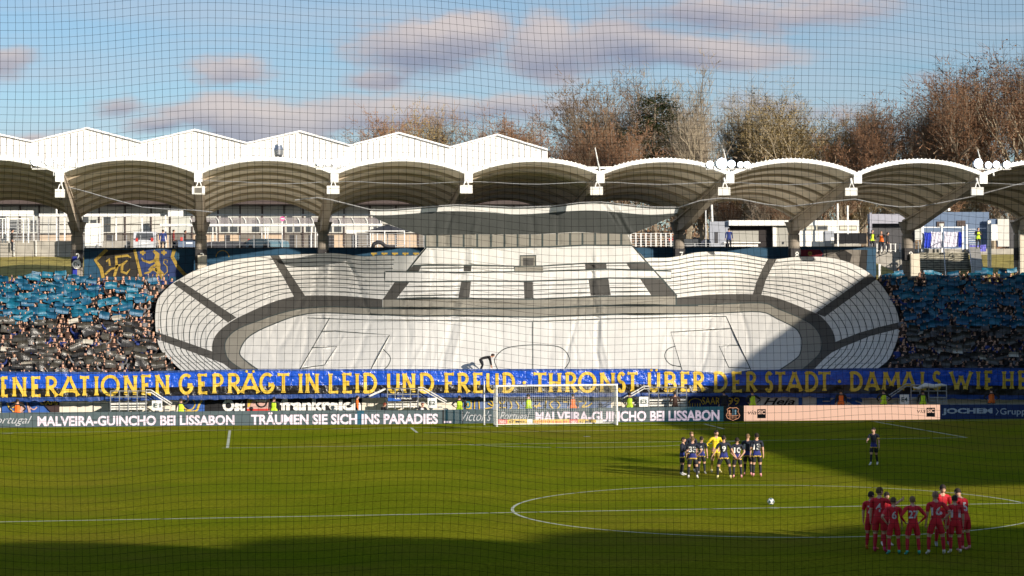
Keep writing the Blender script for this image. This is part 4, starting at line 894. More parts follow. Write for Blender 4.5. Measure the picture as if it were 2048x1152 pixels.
REG.append((z2([(908, 337), (1008, 336), (1005, 400), (912, 400)]), 2)); ln([(910, 400), (910, 338), (1006, 337), (1004, 400)], 2.2); REG.append((z2([(927, 352), (993, 351), (991, 398), (928, 398)]), 1))
ln([(340, 290), (222, 434)], 2.); ln([(1590, 276), (1680, 380), (1862, 582)], 2.2)
pil = z2([(332, 208), (600, 210), (1000, 210), (1250, 196), (1560, 206), (1592, 275), (1300, 274), (1100, 284), (700, 290), (332, 287)])
REG.append((pil, 2))
for x in (335, 408, 490, 568, 650, 733, 815, 895, 970, 1045, 1133, 1213, 1288, 1365, 1445, 1523): ln([(x, 200), (x, 288 if x < 1100 else 274)], 3.0)
ln([(332, 286), (700, 290), (1100, 284), (1300, 274), (1592, 275)], 2.4)
rf_b = [(741, 431), (765, 443), (790, 453), (820, 463), (848, 471), (938, 469), (1070, 469), (1152, 464), (1259, 469), (1274, 464), (1301, 453), (1327, 441), (1352, 430)]
wb_ = smooth([(735, 430.5), (773, 431), (822, 428), (888, 423), (971, 424.5), (1020, 429), (1070, 428), (1136, 423), (1185, 421.5), (1235, 425), (1301, 430), (1362, 426)], 3)
REG.append((wb_+[(1362, 432)]+rf_b[::-1]+[(735, 432)], 4)); REG.append((wb_+[(1365, 405), (1250, 400), (735, 405)], 0))
REG.append((band(wb_, 1.2), 3)); REG.append((band([(x, y+.5) for x, y in top], 1.6), 3)); REG.append((band([p for p in out_left], 1.2), 3)); REG.append((band(out_right, 1.2), 3)); REG.append((band(rf_b[:5], 1.4), 3))

def in_poly(poly, X, Y_):
    p = np.array(poly); x0, y0 = p.min(0); x1, y1 = p.max(0); idx = np.nonzero((X >= x0) & (X <= x1) & (Y_ >= y0) & (Y_ <= y1))[0]
    res = np.zeros(len(X), bool)
    if not len(idx): return res
    x, y = X[idx], Y_[idx]; c = np.zeros(len(idx), bool); j = len(p)-1
    for i in range(len(p)):
        if p[i, 1] != p[j, 1]:
            c ^= ((p[i, 1] > y) != (p[j, 1] > y)) & (x < (p[j, 0]-p[i, 0])*(y-p[i, 1])/(p[j, 1]-p[i, 1])+p[i, 0])
        j = i
    res[idx] = c; return res
def build_sheet():
    vs = []; es = []
    def loop(pts):
        o = len(vs); n = len(pts); vs.extend(pts); es.extend((o+i, o+(i+1) % n) for i in range(n))
    loop(OUT)
    for poly, _ in REG: loop(poly)
    g = [(x+(2 if int(y) % 2 else 0), y) for y in np.arange(405, 746, 3.2) for x in np.arange(306, 1803, 3.)]
    gx = np.array([p[0] for p in g]); gy = np.array([p[1] for p in g]); k = in_poly(OUT, gx, gy)
    vs.extend([(float(x)+rnd.uniform(-.4, .4), float(y)+rnd.uniform(-.4, .4)) for x, y, c in zip(gx, gy, k) if c])
    r = geometry.delaunay_2d_cdt([Vector(v) for v in vs], es, [], 0, 1e-3)
    V, F = r[0], r[2]
    tri = np.array([f for f in F if len(f) == 3]); A = np.array([(v.x, v.y) for v in V]); C = A[tri].mean(1)
    inside = in_poly(OUT, C[:, 0], C[:, 1]); tri = tri[inside]; C = C[inside]; M_ = np.zeros(len(tri), int)
    for poly, m_ in REG:
        k = in_poly(poly, C[:, 0], C[:, 1]); M_[k] = m_
    used = np.unique(tri); mp_ = -np.ones(len(A), int); mp_[used] = np.arange(len(used)); tri = mp_[tri]
    me = bpy.data.meshes.new('picture_sheet'); me.from_pydata([sheet(*A[i]) for i in used], [], tri.tolist())
    cloth_ = lambda n_, c: mat(n_, c, .75, var=.05, scale=.9, bump=.018, bscale=3.2, spec=.25)
    for q_ in (cloth_('sheet_white', (.60, .59, .56)), cloth_('sheet_dark_grey', (.070, .067, .061)), cloth_('sheet_stone_grey', (.235, .22, .185)), cloth_('sheet_line_paint', (.05, .062, .06)), cloth_('sheet_charcoal', (.046, .050, .047))): me.materials.append(q_)
    me.polygons.foreach_set('material_index', M_.tolist()); me.polygons.foreach_set('use_smooth', [True]*len(tri)); me.update()
    o = bpy.data.objects.new('picture_sheet', me); COL.objects.link(o)
    return tag(o, 'huge white cloth over the terrace painted with a stadium bowl and a tower gate building', 'banner')
SHEET = build_sheet()

# ---------------------------------------------------------------- long lettered banner on the front rail
YBN = 7.2
btop = lambda x: np.interp(x, [-60, 0, 120, 240, 365, 500, 800, 960, 1180, 1300, 1380, 1450, 1500, 1700, 2048, 2120], [743, 743, 744, 744, 741, 738.5, 738, 738, 737.5, 737, 741, 747, 740, 736.5, 735.5, 735])
bbot = lambda x: np.interp(x, [-60, 0, 250, 400, 700, 1000, 1400, 1700, 2048, 2120], [799, 799, 797, 795, 791, 790, 789, 791, 795, 796])
def bnY(px, py):
    return YBN + .07*mnoise.noise(Vector((px*.018, py*.05, 1))) + .055*mnoise.noise(Vector((px*.07, py*.09, 5))) + .03*mnoise.noise(Vector((px*.21+py*.1, py*.2, 8)))
def onbn(px, py, lift=.03): return P(px, py, bnY(px, py)-lift)
def glossy(n, c, r=.24): 
    m_ = mat(n, c, r, var=.12, scale=2, bump=.10, bscale=3.2, spec=.5); return m_
blue_b = glossy('banner_blue', (.010, .075, .50)); black_b = glossy('banner_black', (.010, .008, .009), .3); mesh_b = glossy('banner_hem_blue', (.012, .05, .22), .5); gold_b = mat('banner_yellow', (.66, .44, .045), .5, var=.05, scale=2, bump=.01)
ban = tag(empty('lettered_banner', P(1024, 795, YBN)), 'very long blue and black foil banner with yellow German lettering along the terrace front', 'banner')
def strip(f0, f1, name, m_, ny, lift=0., rag=0.):
    mb = MB(); xs = np.arange(-56, 2116, 5.); vs = []
    for j in range(ny+1):
        for x in xs:
            t = j/ny; a = btop(x); b = bbot(x); y = a+(b-a)*(f0+(f1-f0)*t)
            if rag and j == ny: y += rag*mnoise.noise(Vector((x*.08, 0, 4)))
            vs.append(onbn(x, y, lift))
    n = len(xs); mb.add(vs, [(j*n+i, j*n+i+1, (j+1)*n+i+1, (j+1)*n+i) for j in range(ny) for i in range(n-1)])
    return wchild(mb.build(name, m_, smooth=True), ban)
strip(0, .07, 'top_hem', mesh_b, 2, .01); strip(.07, .60, 'blue_field', blue_b, 8); strip(.60, .93, 'black_field', black_b, 6); strip(.93, 1.08, 'bottom_hem', mesh_b, 3, .015, 3)
def arc(cx, cy, rx, ry, a0, a1, n=12): return [(cx+rx*math.cos(R(a0+(a1-a0)*i/n)), cy+ry*math.sin(R(a0+(a1-a0)*i/n))) for i in range(n+1)]
GL = {'E': [[(.22, 0), (.18, 1)], [(.05, .97), (.92, .97)], [(.2, .5), (.7, .5)], [(.1, .03), (.95, .03)]], 'N': [[(.12, 0), (.12, 1)], [(.12, .98), (.88, .04)], [(.88, 0), (.88, 1)]],
      'R': [[(.18, 0), (.18, 1)], [(.1, .97), (.45, .97)]+arc(.45, .72, .38, .25, 90, -90)+[(.2, .47)], [(.45, .47), (.95, 0)]], 'A': [[(.02, 0), (.5, 1)], [(.5, 1), (.98, 0)], [(.2, .27), (.82, .27)]],
      'T': [[(.0, .96), (1, .96)], [(.5, .95), (.5, 0)]], 'I': [[(.5, 0), (.5, 1)]], 'O': [arc(.5, .5, .46, .48, 0, 360, 24)], 'G': [arc(.5, .5, .46, .48, 50, 345, 20)+[(.93, .42)], [(.6, .42), (.98, .42)]],
      'P': [[(.18, 0), (.18, 1)], [(.1, .97), (.45, .97)]+arc(.45, .70, .40, .27, 90, -90)+[(.2, .43)]], 'L': [[(.2, 1), (.2, 0)], [(.1, .03), (.95, .03)]], 'D': [[(.15, 0), (.15, 1)], [(.05, .97), (.35, .97)]+arc(.38, .5, .55, .47, 88, -88, 16)+[(.05, .03)]],
      'U': [[(.12, 1), (.12, .42)]+arc(.5, .40, .38, .37, 180, 360, 14)+[(.88, 1)]], 'F': [[(.22, 0), (.2, 1)], [(.05, .97), (.95, .97)], [(.2, .5), (.75, .5)]], 'H': [[(.12, 0), (.12, 1)], [(.88, 0), (.88, 1)], [(.12, .5), (.88, .5)]],
      'S': [[(.88, .86)]+arc(.5, .73, .36, .24, 50, 250, 12)+arc(.48, .26, .40, .25, 80, -140, 14)+[(.08, .16)]], 'B': [[(.18, 0), (.18, 1)], [(.08, .97), (.42, .97)]+arc(.45, .74, .33, .23, 90, -90)+[(.2, .51)], [(.2, .51), (.45, .51)]+arc(.48, .27, .40, .24, 90, -90)+[(.08, .03)]],
      'M': [[(.06, 0), (.16, 1)], [(.16, .97), (.5, .25)], [(.5, .25), (.84, .97)], [(.84, 1), (.94, 0)]], 'W': [[(.0, 1), (.28, 0)], [(.28, .02), (.5, .75)], [(.5, .75), (.72, .02)], [(.72, 0), (1, 1)]]}
GL['Ä'] = GL['A']; GL['Ü'] = GL['U']
def letter(ch, x0, x1, yt, yb):
    w = 6.3; mb = MB()
    def pl(pts, ww, flare=False):
        # resample so that the strip follows the cloth
        q = [Vector(((x0+w/2)+(x1-x0-w)*p[0], yb+(yt-yb)*p[1])) for p in pts]; out = [q[0]]
        for a, b in zip(q, q[1:]):
            n = max(1, int((b-a).length/5)); out += [a.lerp(b, (i+1)/n) for i in range(n)]
        vs = []
        for i, p in enumerate(out):
            d = out[min(i+1, len(out)-1)]-out[max(i-1, 0)]; d = d.normalized() if d.length else Vector((0, 1)); n = Vector((-d.y, d.x)); k = ww/2
            if flare: k *= 1+.55*max(0, 1-min(i, len(out)-1-i)*1.4)
            vs += [onbn(p.x-n.x*k, p.y-n.y*k, .045+lift[0]), onbn(p.x+n.x*k, p.y+n.y*k, .045+lift[0])]
        mb.add(vs, [(2*i, 2*i+2, 2*i+3, 2*i+1) for i in range(len(out)-1)]); lift[0] += .002
    lift = [0.]
    if ch == '·':
        c = ((x0+x1)/2, (yt+yb)/2); mb.add([onbn(*c, .05)]+[onbn(c[0]+3.6*math.cos(k*.7854), c[1]+3.4*math.sin(k*.7854), .05) for k in range(8)], [(0, k+1, (k+1) % 8+1) for k in range(8)])
    else:
        for st in GL[ch]: pl(st, w if abs(st[0][0]-st[-1][0]) < .5 or ch in 'OGSUNRAMWDÄÜBP' else w*.72, len(st) == 2)
        if ch in 'ÄÜ':
            for dx in (-.13, .13):
                c = ((x0+x1)/2+dx*(x1-x0)*1.3, yt-4.6); mb.add([onbn(*c, .05)]+[onbn(c[0]+2.6*math.cos(k*.7854), c[1]+2.6*math.sin(k*.7854), .05) for k in range(8)], [(0, k+1, (k+1) % 8+1) for k in range(8)])
    return wchild(mb.build('letter', gold_b), ban)
zA = lambda a: a/3.938; zB = lambda a: 500+a/3.938; zC = lambda a: 960+a/3.793; zD = lambda a: 1440+a/3.368
LT = [('E', 0, 75, zA), ('N', 88, 218, zA), ('E', 232, 335, zA), ('R', 345, 465, zA), ('A', 463, 630, zA), ('T', 617, 715, zA), ('I', 735, 785, zA), ('O', 788, 950, zA), ('N', 965, 1090, zA), ('E', 1100, 1205, zA), ('N', 1212, 1345, zA), ('G', 1403, 1530, zA), ('E', 1545, 1648, zA), ('P', 1660, 1775, zA), ('R', 1780, 1905, zA), ('Ä', 1890, 2050, zA),
      ('G', 68, 202, zB), ('T', 205, 322, zB), ('I', 378, 418, zB), ('N', 428, 552, zB), ('L', 605, 712, zB), ('E', 715, 818, zB), ('I', 822, 868, zB), ('D', 880, 1008, zB), ('U', 1068, 1190, zB), ('N', 1192, 1312, zB), ('D', 1325, 1458, zB), ('F', 1518, 1622, zB), ('R', 1622, 1738, zB), ('E', 1745, 1850, zB), ('U', 1850, 1970, zB), ('D', 1978, 2095, zB),
      ('·', 322, 350, zC), ('T', 395, 515, zC), ('H', 515, 625, zC), ('R', 635, 745, zC), ('O', 738, 890, zC), ('N', 900, 1035, zC), ('S', 1035, 1112, zC), ('T', 1108, 1208, zC), ('Ü', 1262, 1378, zC), ('B', 1383, 1505, zC), ('E', 1510, 1605, zC), ('R', 1605, 1715, zC), ('D', 1762, 1885, zC), ('E', 1898, 2003, zC),
      ('R', 165, 255, zD), ('S', 298, 362, zD), ('T', 362, 450, zD), ('A', 443, 560, zD), ('D', 562, 668, zD), ('T', 652, 755, zD), ('·', 795, 815, zD), ('D', 865, 968, zD), ('A', 972, 1078, zD), ('M', 1085, 1225, zD), ('A', 1212, 1330, zD), ('L', 1345, 1402, zD), ('S', 1425, 1497, zD), ('W', 1545, 1702, zD), ('I', 1715, 1765, zD), ('E', 1772, 1848, zD), ('H', 1895, 1985, zD), ('E', 2000, 2075, zD)]
for ch, a, b, f in LT:
    x0, x1 = f(a), f(b); xm = (x0+x1)/2
    yt = np.interp(xm, [0, 120, 355, 500, 900, 1200, 1440, 1700, 2048], [754.5, 754, 749.5, 747.5, 747, 745.5, 744.5, 744.5, 742.5]); yb = np.interp(xm, [0, 120, 355, 500, 900, 1200, 1400, 1440, 1500, 1700, 1850, 2048], [793, 792, 787.5, 785.5, 785, 783.5, 781.5, 783, 783, 781, 779, 777])
    letter(ch, x0, x1, float(yt), float(yb))

# ---------------------------------------------------------------- cloths and walls between rail and advertising boards
YW = 8.2
def drape(name, x0, x1, y0, y1, m_, label, cat='flag', Y=YW, kids=()):
    mb = MB(); n = max(3, int((x1-x0)/9)); vs = []
    for j in range(5):
        for i in range(n+1): vs.append(P(x0+(x1-x0)*i/n, y0+(y1-y0)*j/4+(.8*math.sin(i*1.7) if j == 0 else 0), Y+.02*math.sin(i*1.3+j*.4)))
    mb.add(vs, [(j*(n+1)+i, j*(n+1)+i+1, (j+1)*(n+1)+i+1, (j+1)*(n+1)+i) for j in range(4) for i in range(n)])
    t = tag(empty(name, P((x0+x1)/2, y1, Y)), label, cat); wchild(mb.build('cloth', m_, smooth=True), t); return t
fl = lambda px, py, Y=YW-.06: P(px, py, Y)
cblue = mat('cloth_blue', (.03, .10, .36), .8, var=.15); cpink = mat('print_dusty_pink', (.55, .34, .30), .8, var=.1); cyel = mat('print_yellow', (.62, .43, .06), .8, var=.1); cwhite = mat('print_white', (.76, .75, .72), .8, var=.05); cbrown = mat('cloth_brown_black', (.05, .03, .03), .9)
def strk(pts, w, name, m_, par, Y=YW-.06, closed=False): return stroke_on(pts, w, Y, name, m_, par, 0, closed)
def polyf(pts, name, m_, par, Y=YW-.07): return poly_on(pts, Y, name, m_, par, 0)
t = drape('fan_cloth', 4, 100, 796, 828, cblue, 'blue cloth with faded crest behind the orange steward at the far left')
strk([(14, 806), (20, 818), (30, 826)], 3, 'print', cyel, t); strk(smooth([(16, 806), (26, 804), (34, 810), (24, 816)], 3), 2, 'print', cyel, t); polyf([(28, 804), (45, 804), (52, 816), (44, 828), (30, 826)], 'print', cpink, t); strk(smooth([(56, 804), (60, 815), (68, 819), (74, 814)], 3), 2.4, 'print', cpink, t); strk([(55, 804), (60, 827)], 5, 'print', cpink, t)
polyf([(80, 797), (119, 797), (119, 828), (106, 828), (86, 808)], 'dark_corner', cbrown, t, YW-.09)
text_on('CAPS', (80, 802, 116, 809.5), lambda x, y: fl(x, y, YW-.13), 'lettering', cyel, t, .03)
t = drape('fan_cloth', 366, 409, 798, 826, cblue, 'cloth with round blue and yellow emblem right of the E1 board'); strk([(378+12*math.cos(a), 808+12*math.sin(a)) for a in np.linspace(0, 6.283, 20)], 2.4, 'ring', cyel, t); strk(smooth([(404, 800), (398, 810), (392, 822), (370, 823)], 3), 4, 'wreath', cyel, t); polyf([(372, 802), (384, 802), (386, 812), (378, 818), (370, 812)], 'shield', muralroyal, t)
t = drape('fan_cloth', 409, 724, 797, 826, black, 'black cloth with blocky white lettering naming the east of France')
text_on('Ost', (445, 799, 490, 823), lambda x, y: fl(x, y, YW-.05), 'lettering', cwhite, t, .05)
text_on('frankreich', (560, 797.5, 722, 821), lambda x, y: fl(x, y, YW-.05), 'lettering', cwhite, t, .05)
polyf([(494, 798), (540, 797), (540, 820), (494, 821)], 'emblem_field', cpink, t); polyf([(496, 798), (506, 798), (498, 814), (495, 814)], 'emblem_yellow', cyel, t, YW-.1); polyf([(494, 818), (540, 817), (540, 822), (494, 823)], 'emblem_red', mat('print_red', (.5, .05, .04), .8), t, YW-.1); strk([(523+10*math.cos(a), 805+9*math.sin(a)) for a in np.linspace(0, 6.283, 16)], 3, 'emblem_ring', black, t, YW-.12); polyf([(510, 800), (536, 800), (533, 803), (513, 803)], 'emblem_stripes', cwhite, t, YW-.13)
t = drape('fan_cloth', 926, 1222, 795, 820, mat('cloth_slate_blue', (.10, .15, .30), .8, var=.15), 'slate blue cloth with yellow gothic letters behind the goal net')
polyf([(930, 799), (944, 799), (943, 818), (931, 818)], 'yellow_patch', cyel, t); strk([(936+4*math.cos(a), 809+6*math.sin(a)) for a in np.linspace(0, 6.283, 12)], 3.5, 'ring', mat('print_teal', (.02, .2, .32), .7), t, YW-.1)
for pts in ([(950, 800), (949, 818)], [(958, 800), (959, 818), (955, 822)], smooth([(975, 800), (984, 803), (986, 812), (976, 806)], 3), [(970, 817), (985, 815)], smooth([(998, 797), (1000, 806), (1008, 806), (1010, 797)], 3), [(998, 815), (1012, 815)], smooth([(1020, 799), (1024, 812), (1020, 818)], 3), smooth([(1032, 803), (1038, 812), (1036, 818)], 3), [(1062, 800), (1084, 800)], [(1068, 812), (1083, 812)], [(1072, 816), (1080, 806)], [(1093, 799), (1091, 817)], smooth([(1112, 798), (1100, 808), (1110, 819), (1120, 810), (1112, 800)], 4), [(1127, 798), (1127, 804), (1140, 804)], [(1152, 803), (1163, 803), (1163, 799)], smooth([(1168, 800), (1172, 806), (1164, 814), (1176, 812), (1184, 806)], 3), [(1156, 806), (1157, 815)]): strk(pts, 2.2, 'print', cyel, t, YW-.08)
polyf([(1172, 796), (1222, 796), (1215, 800), (1180, 800)], 'cream_sash', cream, t, YW-.09)
t = drape('fan_cloth', 1376, 1500, 792, 815, mat('cloth_night_blue', (.012, .02, .09), .8), 'night blue cloth with yellow words ending in 99')
text_on('SAAR', (1404, 794.5, 1440, 809), lambda x, y: fl(x, y, YW-.06), 'lettering', cyel, t, .01); text_on("'99", (1450, 794, 1479, 810), lambda x, y: fl(x, y, YW-.06), 'lettering', cyel, t, .01)
strk([(1391+13*math.cos(a), 806+9*math.sin(a)) for a in np.linspace(math.pi, 2*math.pi, 14)], 1.8, 'emblem', cyel, t); [strk([(x, 806), (x, 813)], 1.4, 'emblem', cyel, t) for x in range(1380, 1404, 5)]
t = drape('fan_cloth', 1516, 1739, 792.5, 816, mat('cloth_grey_white', (.62, .62, .62), .8, var=.06), 'white cloth reading Heja 1. FCS in black and blue')
text_on('Heja', (1527, 796, 1590, 814), lambda x, y: fl(x, y, YW-.05), 'lettering', black, t, .02, .35)
bl2 = mat('print_blue', (.01, .09, .42), .7, var=.08)
text_on('1.', (1597, 795, 1617, 820), lambda x, y: fl(x, y, YW-.05), 'lettering', bl2, t, .06); text_on('FCS', (1633, 795, 1726, 820), lambda x, y: fl(x, y, YW-.05), 'lettering', bl2, t, .06)

# ---------------------------------------------------------------- steel stair platforms with block letters E1..E4
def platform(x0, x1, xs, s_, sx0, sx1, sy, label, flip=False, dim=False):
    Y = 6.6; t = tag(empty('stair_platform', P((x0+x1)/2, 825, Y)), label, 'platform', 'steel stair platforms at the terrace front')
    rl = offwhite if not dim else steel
    ytop = sy-19
    for x in np.linspace(x0, x1, 5): wchild(MB().tube([P(x, sy+22, Y), P(x, ytop, Y)], .035, 6).build('post', steel), t)
    for y in (ytop, ytop+12): wchild(MB().tube([P(x0, y, Y), P(x1, y, Y)], .035, 6).build('rail', steel), t)
    part('deck', rl, t, x0, sy+5, x1, sy+8.5, Y, 1.3); part('panel', rl, t, x0+1, sy+10.5, x1-1, sy+14, Y+.02, .08); part('panel', rl, t, x0+1, sy+15, x1-1, sy+19, Y+.02, .08)
    for k in range(2): wchild(MB().tube([P(x1 if not flip else x0, ytop+k*5-2, Y-.05), P((x1 if not flip else x0)+(10 if not flip else -10), ytop+k*5-2, Y-.05), P(xs, sy+6+k*5, Y-.05)], .04, 6).build('stair_rail', rl), t)
    for k in range(5):
        a = (x1 if not flip else x0); f = (k+.6)/5; xx = a+(xs-a)*f; wchild(pb(min(xx, xx+8), sy+6+f*17, max(xx, xx+8), sy+8+f*17, Y, .9).build('tread', steel), t)
    sg = tag(empty('block_sign', P((sx0+sx1)/2, sy+20, Y-.2)), 'white square board reading %s in dark letters' % s_, 'sign'); part('board', white, sg, sx0, sy, sx1, sy+20, Y-.25, .06)
    wchild(MB().tube([P((sx0+sx1)/2, sy+20, Y-.2), P((sx0+sx1)/2, sy+32, Y-.2)], .03, 5).build('stand_leg', steel), sg)
    text_on(s_, (sx0+3, sy+5.5, sx1-3, sy+14), lambda x, y: P(x, y, Y-.28), 'lettering', mat('sign_dark_green', (.03, .07, .06), .7), sg, .015)
platform(221, 292, 344, 'E1', 304, 324.5, 801, 'grey steel stair platform with rails left of the E1 board')
platform(775, 836, 893, 'E2', 855.5, 873.5, 796, 'steel stair platform with rails left of the E2 board')
platform(1298, 1373, 1242, 'E3', 1278.5, 1296.5, 793.5, 'steel stair platform with rails right of the E3 board', True)
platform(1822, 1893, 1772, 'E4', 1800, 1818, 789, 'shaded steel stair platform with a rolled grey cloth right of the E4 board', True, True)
tag(MB().tube([P(x, y, 6.4) for x, y in ((1826, 774), (1836, 777), (1850, 771), (1868, 773), (1882, 770), (1893, 771))], [.05, .12, .18, .15, .1, .05], 7).build('rolled_cloth', offwhite, smooth=True), 'rolled grey white cloth slung on the rail of the platform at E4', 'cloth')
t = drape('fan_cloth', 776, 834, 794.5, 802.5, black, 'small black and blue cloth with white letters tied to the E2 platform', Y=6.5); polyf([(776, 795), (802, 797), (802, 802), (776, 802)], 'blue_part', bl2, t, 6.4); text_on('ULTRAS 1903'[0:6], (790, 795.5, 823, 798.5), lambda x, y: P(x, y, 6.35), 'lettering', cwhite, t, .03)
tag(MB().tube([P(x, y, 6.5) for x, y in ((738, 793), (750, 787), (760, 783), (771, 777))], .07, 6).build('foil_roll', white), 'crumpled white foil roll leaning on the E2 platform', 'foil')

# ---------------------------------------------------------------- advertising boards
A_ = G(0, 855.5); B_ = G(1885, 838.8); bd = (B_-A_).normalized(); bn = Vector((bd.y, -bd.x, 0)).normalized()
def BP(px, py, lift=0.):
    d = ray(px, py); t = (A_+bn*lift-CAM).dot(bn)/d.dot(bn); return CAM+d*t
led_off = mat('led_panel_grey', (.085, .095, .092), .75, var=.1, scale=6, spec=.15, emit=(.004, .05, .075), es=.55)
led_text = mat('led_text_pink', (.50, .44, .47), .5, var=0, emit=(.85, .66, .78), es=.42)
led_dim = mat('led_text_grey', (.45, .45, .47), .5, var=0, emit=(.5, .5, .55), es=.12)
led_cream = mat('led_panel_cream', (.25, .2, .17), .5, var=0, emit=(.92, .55, .38), es=.78); led_black = mat('led_black', (.02, .02, .02), .5, var=0); led_blue = mat('board_blue', (.012, .035, .14), .5, var=.05); bwhite = mat('board_white_print', (.55, .60, .68), .6, var=0)
yt_ = lambda x: np.interp(x, [-80, 0, 421, 888, 1240, 1447, 1488, 1880, 1881, 2048, 2100], [826, 825.5, 822.5, 819.5, 816, 813, 811.5, 809.5, 807.5, 807.5, 807.5])
yb_ = lambda x: pix(BP(x, 850))[1] if False else np.interp(x, [-80, 0, 1447, 1885, 2100], [856, 855, 842.6, 838.6, 837])
def board(x0, x1, m_, label, cat='advertising board'):
    t = tag(empty('advertising_board', BP((x0+x1)/2, yb_((x0+x1)/2))), label, cat)
    pts = [BP(x0, yb_(x0)), BP(x1, yb_(x1)), BP(x1-.01, yt_(x1-.01)), BP(x0+.01, yt_(x0+.01))]
    wchild(MB().prism(pts, -bn*.12).build('panel', m_), t)
    n = max(1, int((x1-x0)/35))
    for i in range(n+1):
        x = x0+(x1-x0)*i/n; a = BP(x, yb_(x)+.2, 0); c = BP(x, yt_(min(x, x1-.01)), 0)
        wchild(MB().prism([a-bn*.13, a-bn*.13+bd*.03, c-bn*.13+bd*.03, c-bn*.13], -bn*.25).build('support', dark), t)
    return t
bt = lambda s_, box, par, m_=led_text, b_=.035, sh=0.: text_on(s_, box, lambda x, y: BP(x, y, .012), 'lettering', m_, par, b_, sh)
t1 = board(-75, 490, led_off, 'grey LED board at the far left reading MALVEIRA-GUINCHO BEI LISSABON'); bt('Portugal', (-22, 832, 64, 852), t1, led_dim, .0, .45); bt('MALVEIRA-GUINCHO BEI LISSABON', (75, 832.5, 469, 852.5, -2.6), t1)
t2 = board(490, 888, led_off, 'grey LED board in the middle left reading TRÄUMEN SIE SICH INS PARADIES'); bt('TRÄUMEN SIE SICH INS PARADIES', (502, 824.5, 876, 849.5, -1.5), t2); wchild(MB().prism([BP(714, 851.5, .001), BP(728, 851.3, .001), BP(728, 821.5, .001), BP(714, 821.5, .001)], bn*.006).build('blue_module', mat('led_teal', (.02, .10, .16), .5)), t2)
t3 = board(888, 1447, led_off, "LED board behind the goal reading Victor's Portugal MALVEIRA-GUINCHO BEI LISSABON"); bt('...', (886.5, 842, 903, 846), t3); bt("Victor's", (924, 822, 983, 842), t3, led_dim, .0, .45); bt('Portugal', (999, 823.5, 1060, 845), t3, led_dim, .0, .45); bt('MALVEIRA-GUINCHO BEI LISSABON', (1071, 823.5, 1439, 844.5, -3.6), t3)
wchild(MB().prism([BP(885, 849.5, .012), BP(888, 849.4, .012), BP(888, 820, .012), BP(885, 820, .012)], bn*.01).build('dark_gap', led_black), t3); wchild(MB().prism([BP(925, 849, .012), BP(926.5, 849, .012), BP(926.5, 820, .012), BP(925, 820, .012)], bn*.01).build('dark_gap', led_black), t3)
t4 = board(1447, 1488, led_black, 'black LED module with a shield emblem between the pink lettering and the cream board')
or_ = mat('led_orange', (.3, .15, .08), .5, var=0, emit=(.9, .40, .22), es=.6); lbl = mat('led_pale_blue', (.2, .3, .35), .5, var=0, emit=(.3, .5, .6), es=.4)
def bstroke(pts, w, name, m_, par, lift=.012):
    vs = []; 
    for i, p in enumerate(pts):
        a_ = Vector(pts[max(0, i-1)]); c_ = Vector(pts[min(len(pts)-1, i+1)]); d_ = (c_-a_).normalized(); n_ = Vector((-d_.y, d_.x))*w/2; vs += [BP(p[0]-n_.x, p[1]-n_.y, lift), BP(p[0]+n_.x, p[1]+n_.y, lift)]
    return wchild(MB().add(vs, [(2*i, 2*i+2, 2*i+3, 2*i+1) for i in range(len(pts)-1)]).build(name, m_), par)
C4 = lambda L_: [(1340+x/11.378, 780+y/11.378) for x, y in L_]
bstroke(C4([(1435, 410), (1360, 400), (1300, 440), (1320, 490), (1280, 580), (1310, 640), (1435, 690), (1560, 640), (1590, 580), (1545, 490), (1565, 440), (1510, 400), (1435, 410)]), 1.3, 'shield_outline', or_, t4)
bstroke(C4([(1310, 580), (1560, 580)]), .9, 'shield_bar', or_, t4, .014); bstroke(C4([(1432, 415), (1432, 580)]), .9, 'shield_bar', lbl, t4, .014); bstroke(C4([(1355, 460), (1350, 550), (1400, 540)]), 3, 'shield_charge', or_, t4, .016); bstroke(C4([(1490, 450), (1490, 560)]), 3, 'shield_charge', lbl, t4, .016)
for x in (1350, 1385, 1420, 1455, 1500): bstroke(C4([(x, 590), (x, 650)]), .8, 'shield_stripe', or_, t4, .016)
t5 = board(1488, 1880, led_cream, 'long glowing cream LED board with two small black logos')
for x0, y0 in ((1495.5, 820.5), (1834, 817.5)):
    bt('via', (x0, y0, x0+17, y0+8.5), t5, led_black, -.005, .2)
    wchild(MB().prism([BP(x0+19, y0+16, .01), BP(x0+36, y0+15.8, .01), BP(x0+36, y0-2.2, .01), BP(x0+19, y0-2, .01)], bn*.01).build('logo_square', led_black), t5)
    text_on('SIC', (x0+20.5, y0, x0+35, y0+8), lambda x, y: BP(x, y, .03), 'lettering', led_cream, t5, .03)
t6 = board(1880, 2095, led_blue, 'dark blue board reading JOCHEM Gruppe at the right edge')
text_on('JOCHEM', (1884, 816.5, 1985, 830.5, -.5), lambda x, y: BP(x, y, .012), 'lettering', bwhite, t6, .04); bstroke([(1992, 817), (1996.5, 823), (1992, 830)], 1.4, 'chevron', bwhite, t6); text_on('Gruppe', (2000, 816.5, 2062, 833), lambda x, y: BP(x, y, .012), 'lettering', bwhite, t6, .005)
bstroke([(1882, 808.2), (2095, 808.2)], 1.2, 'top_trim', steel, t6)

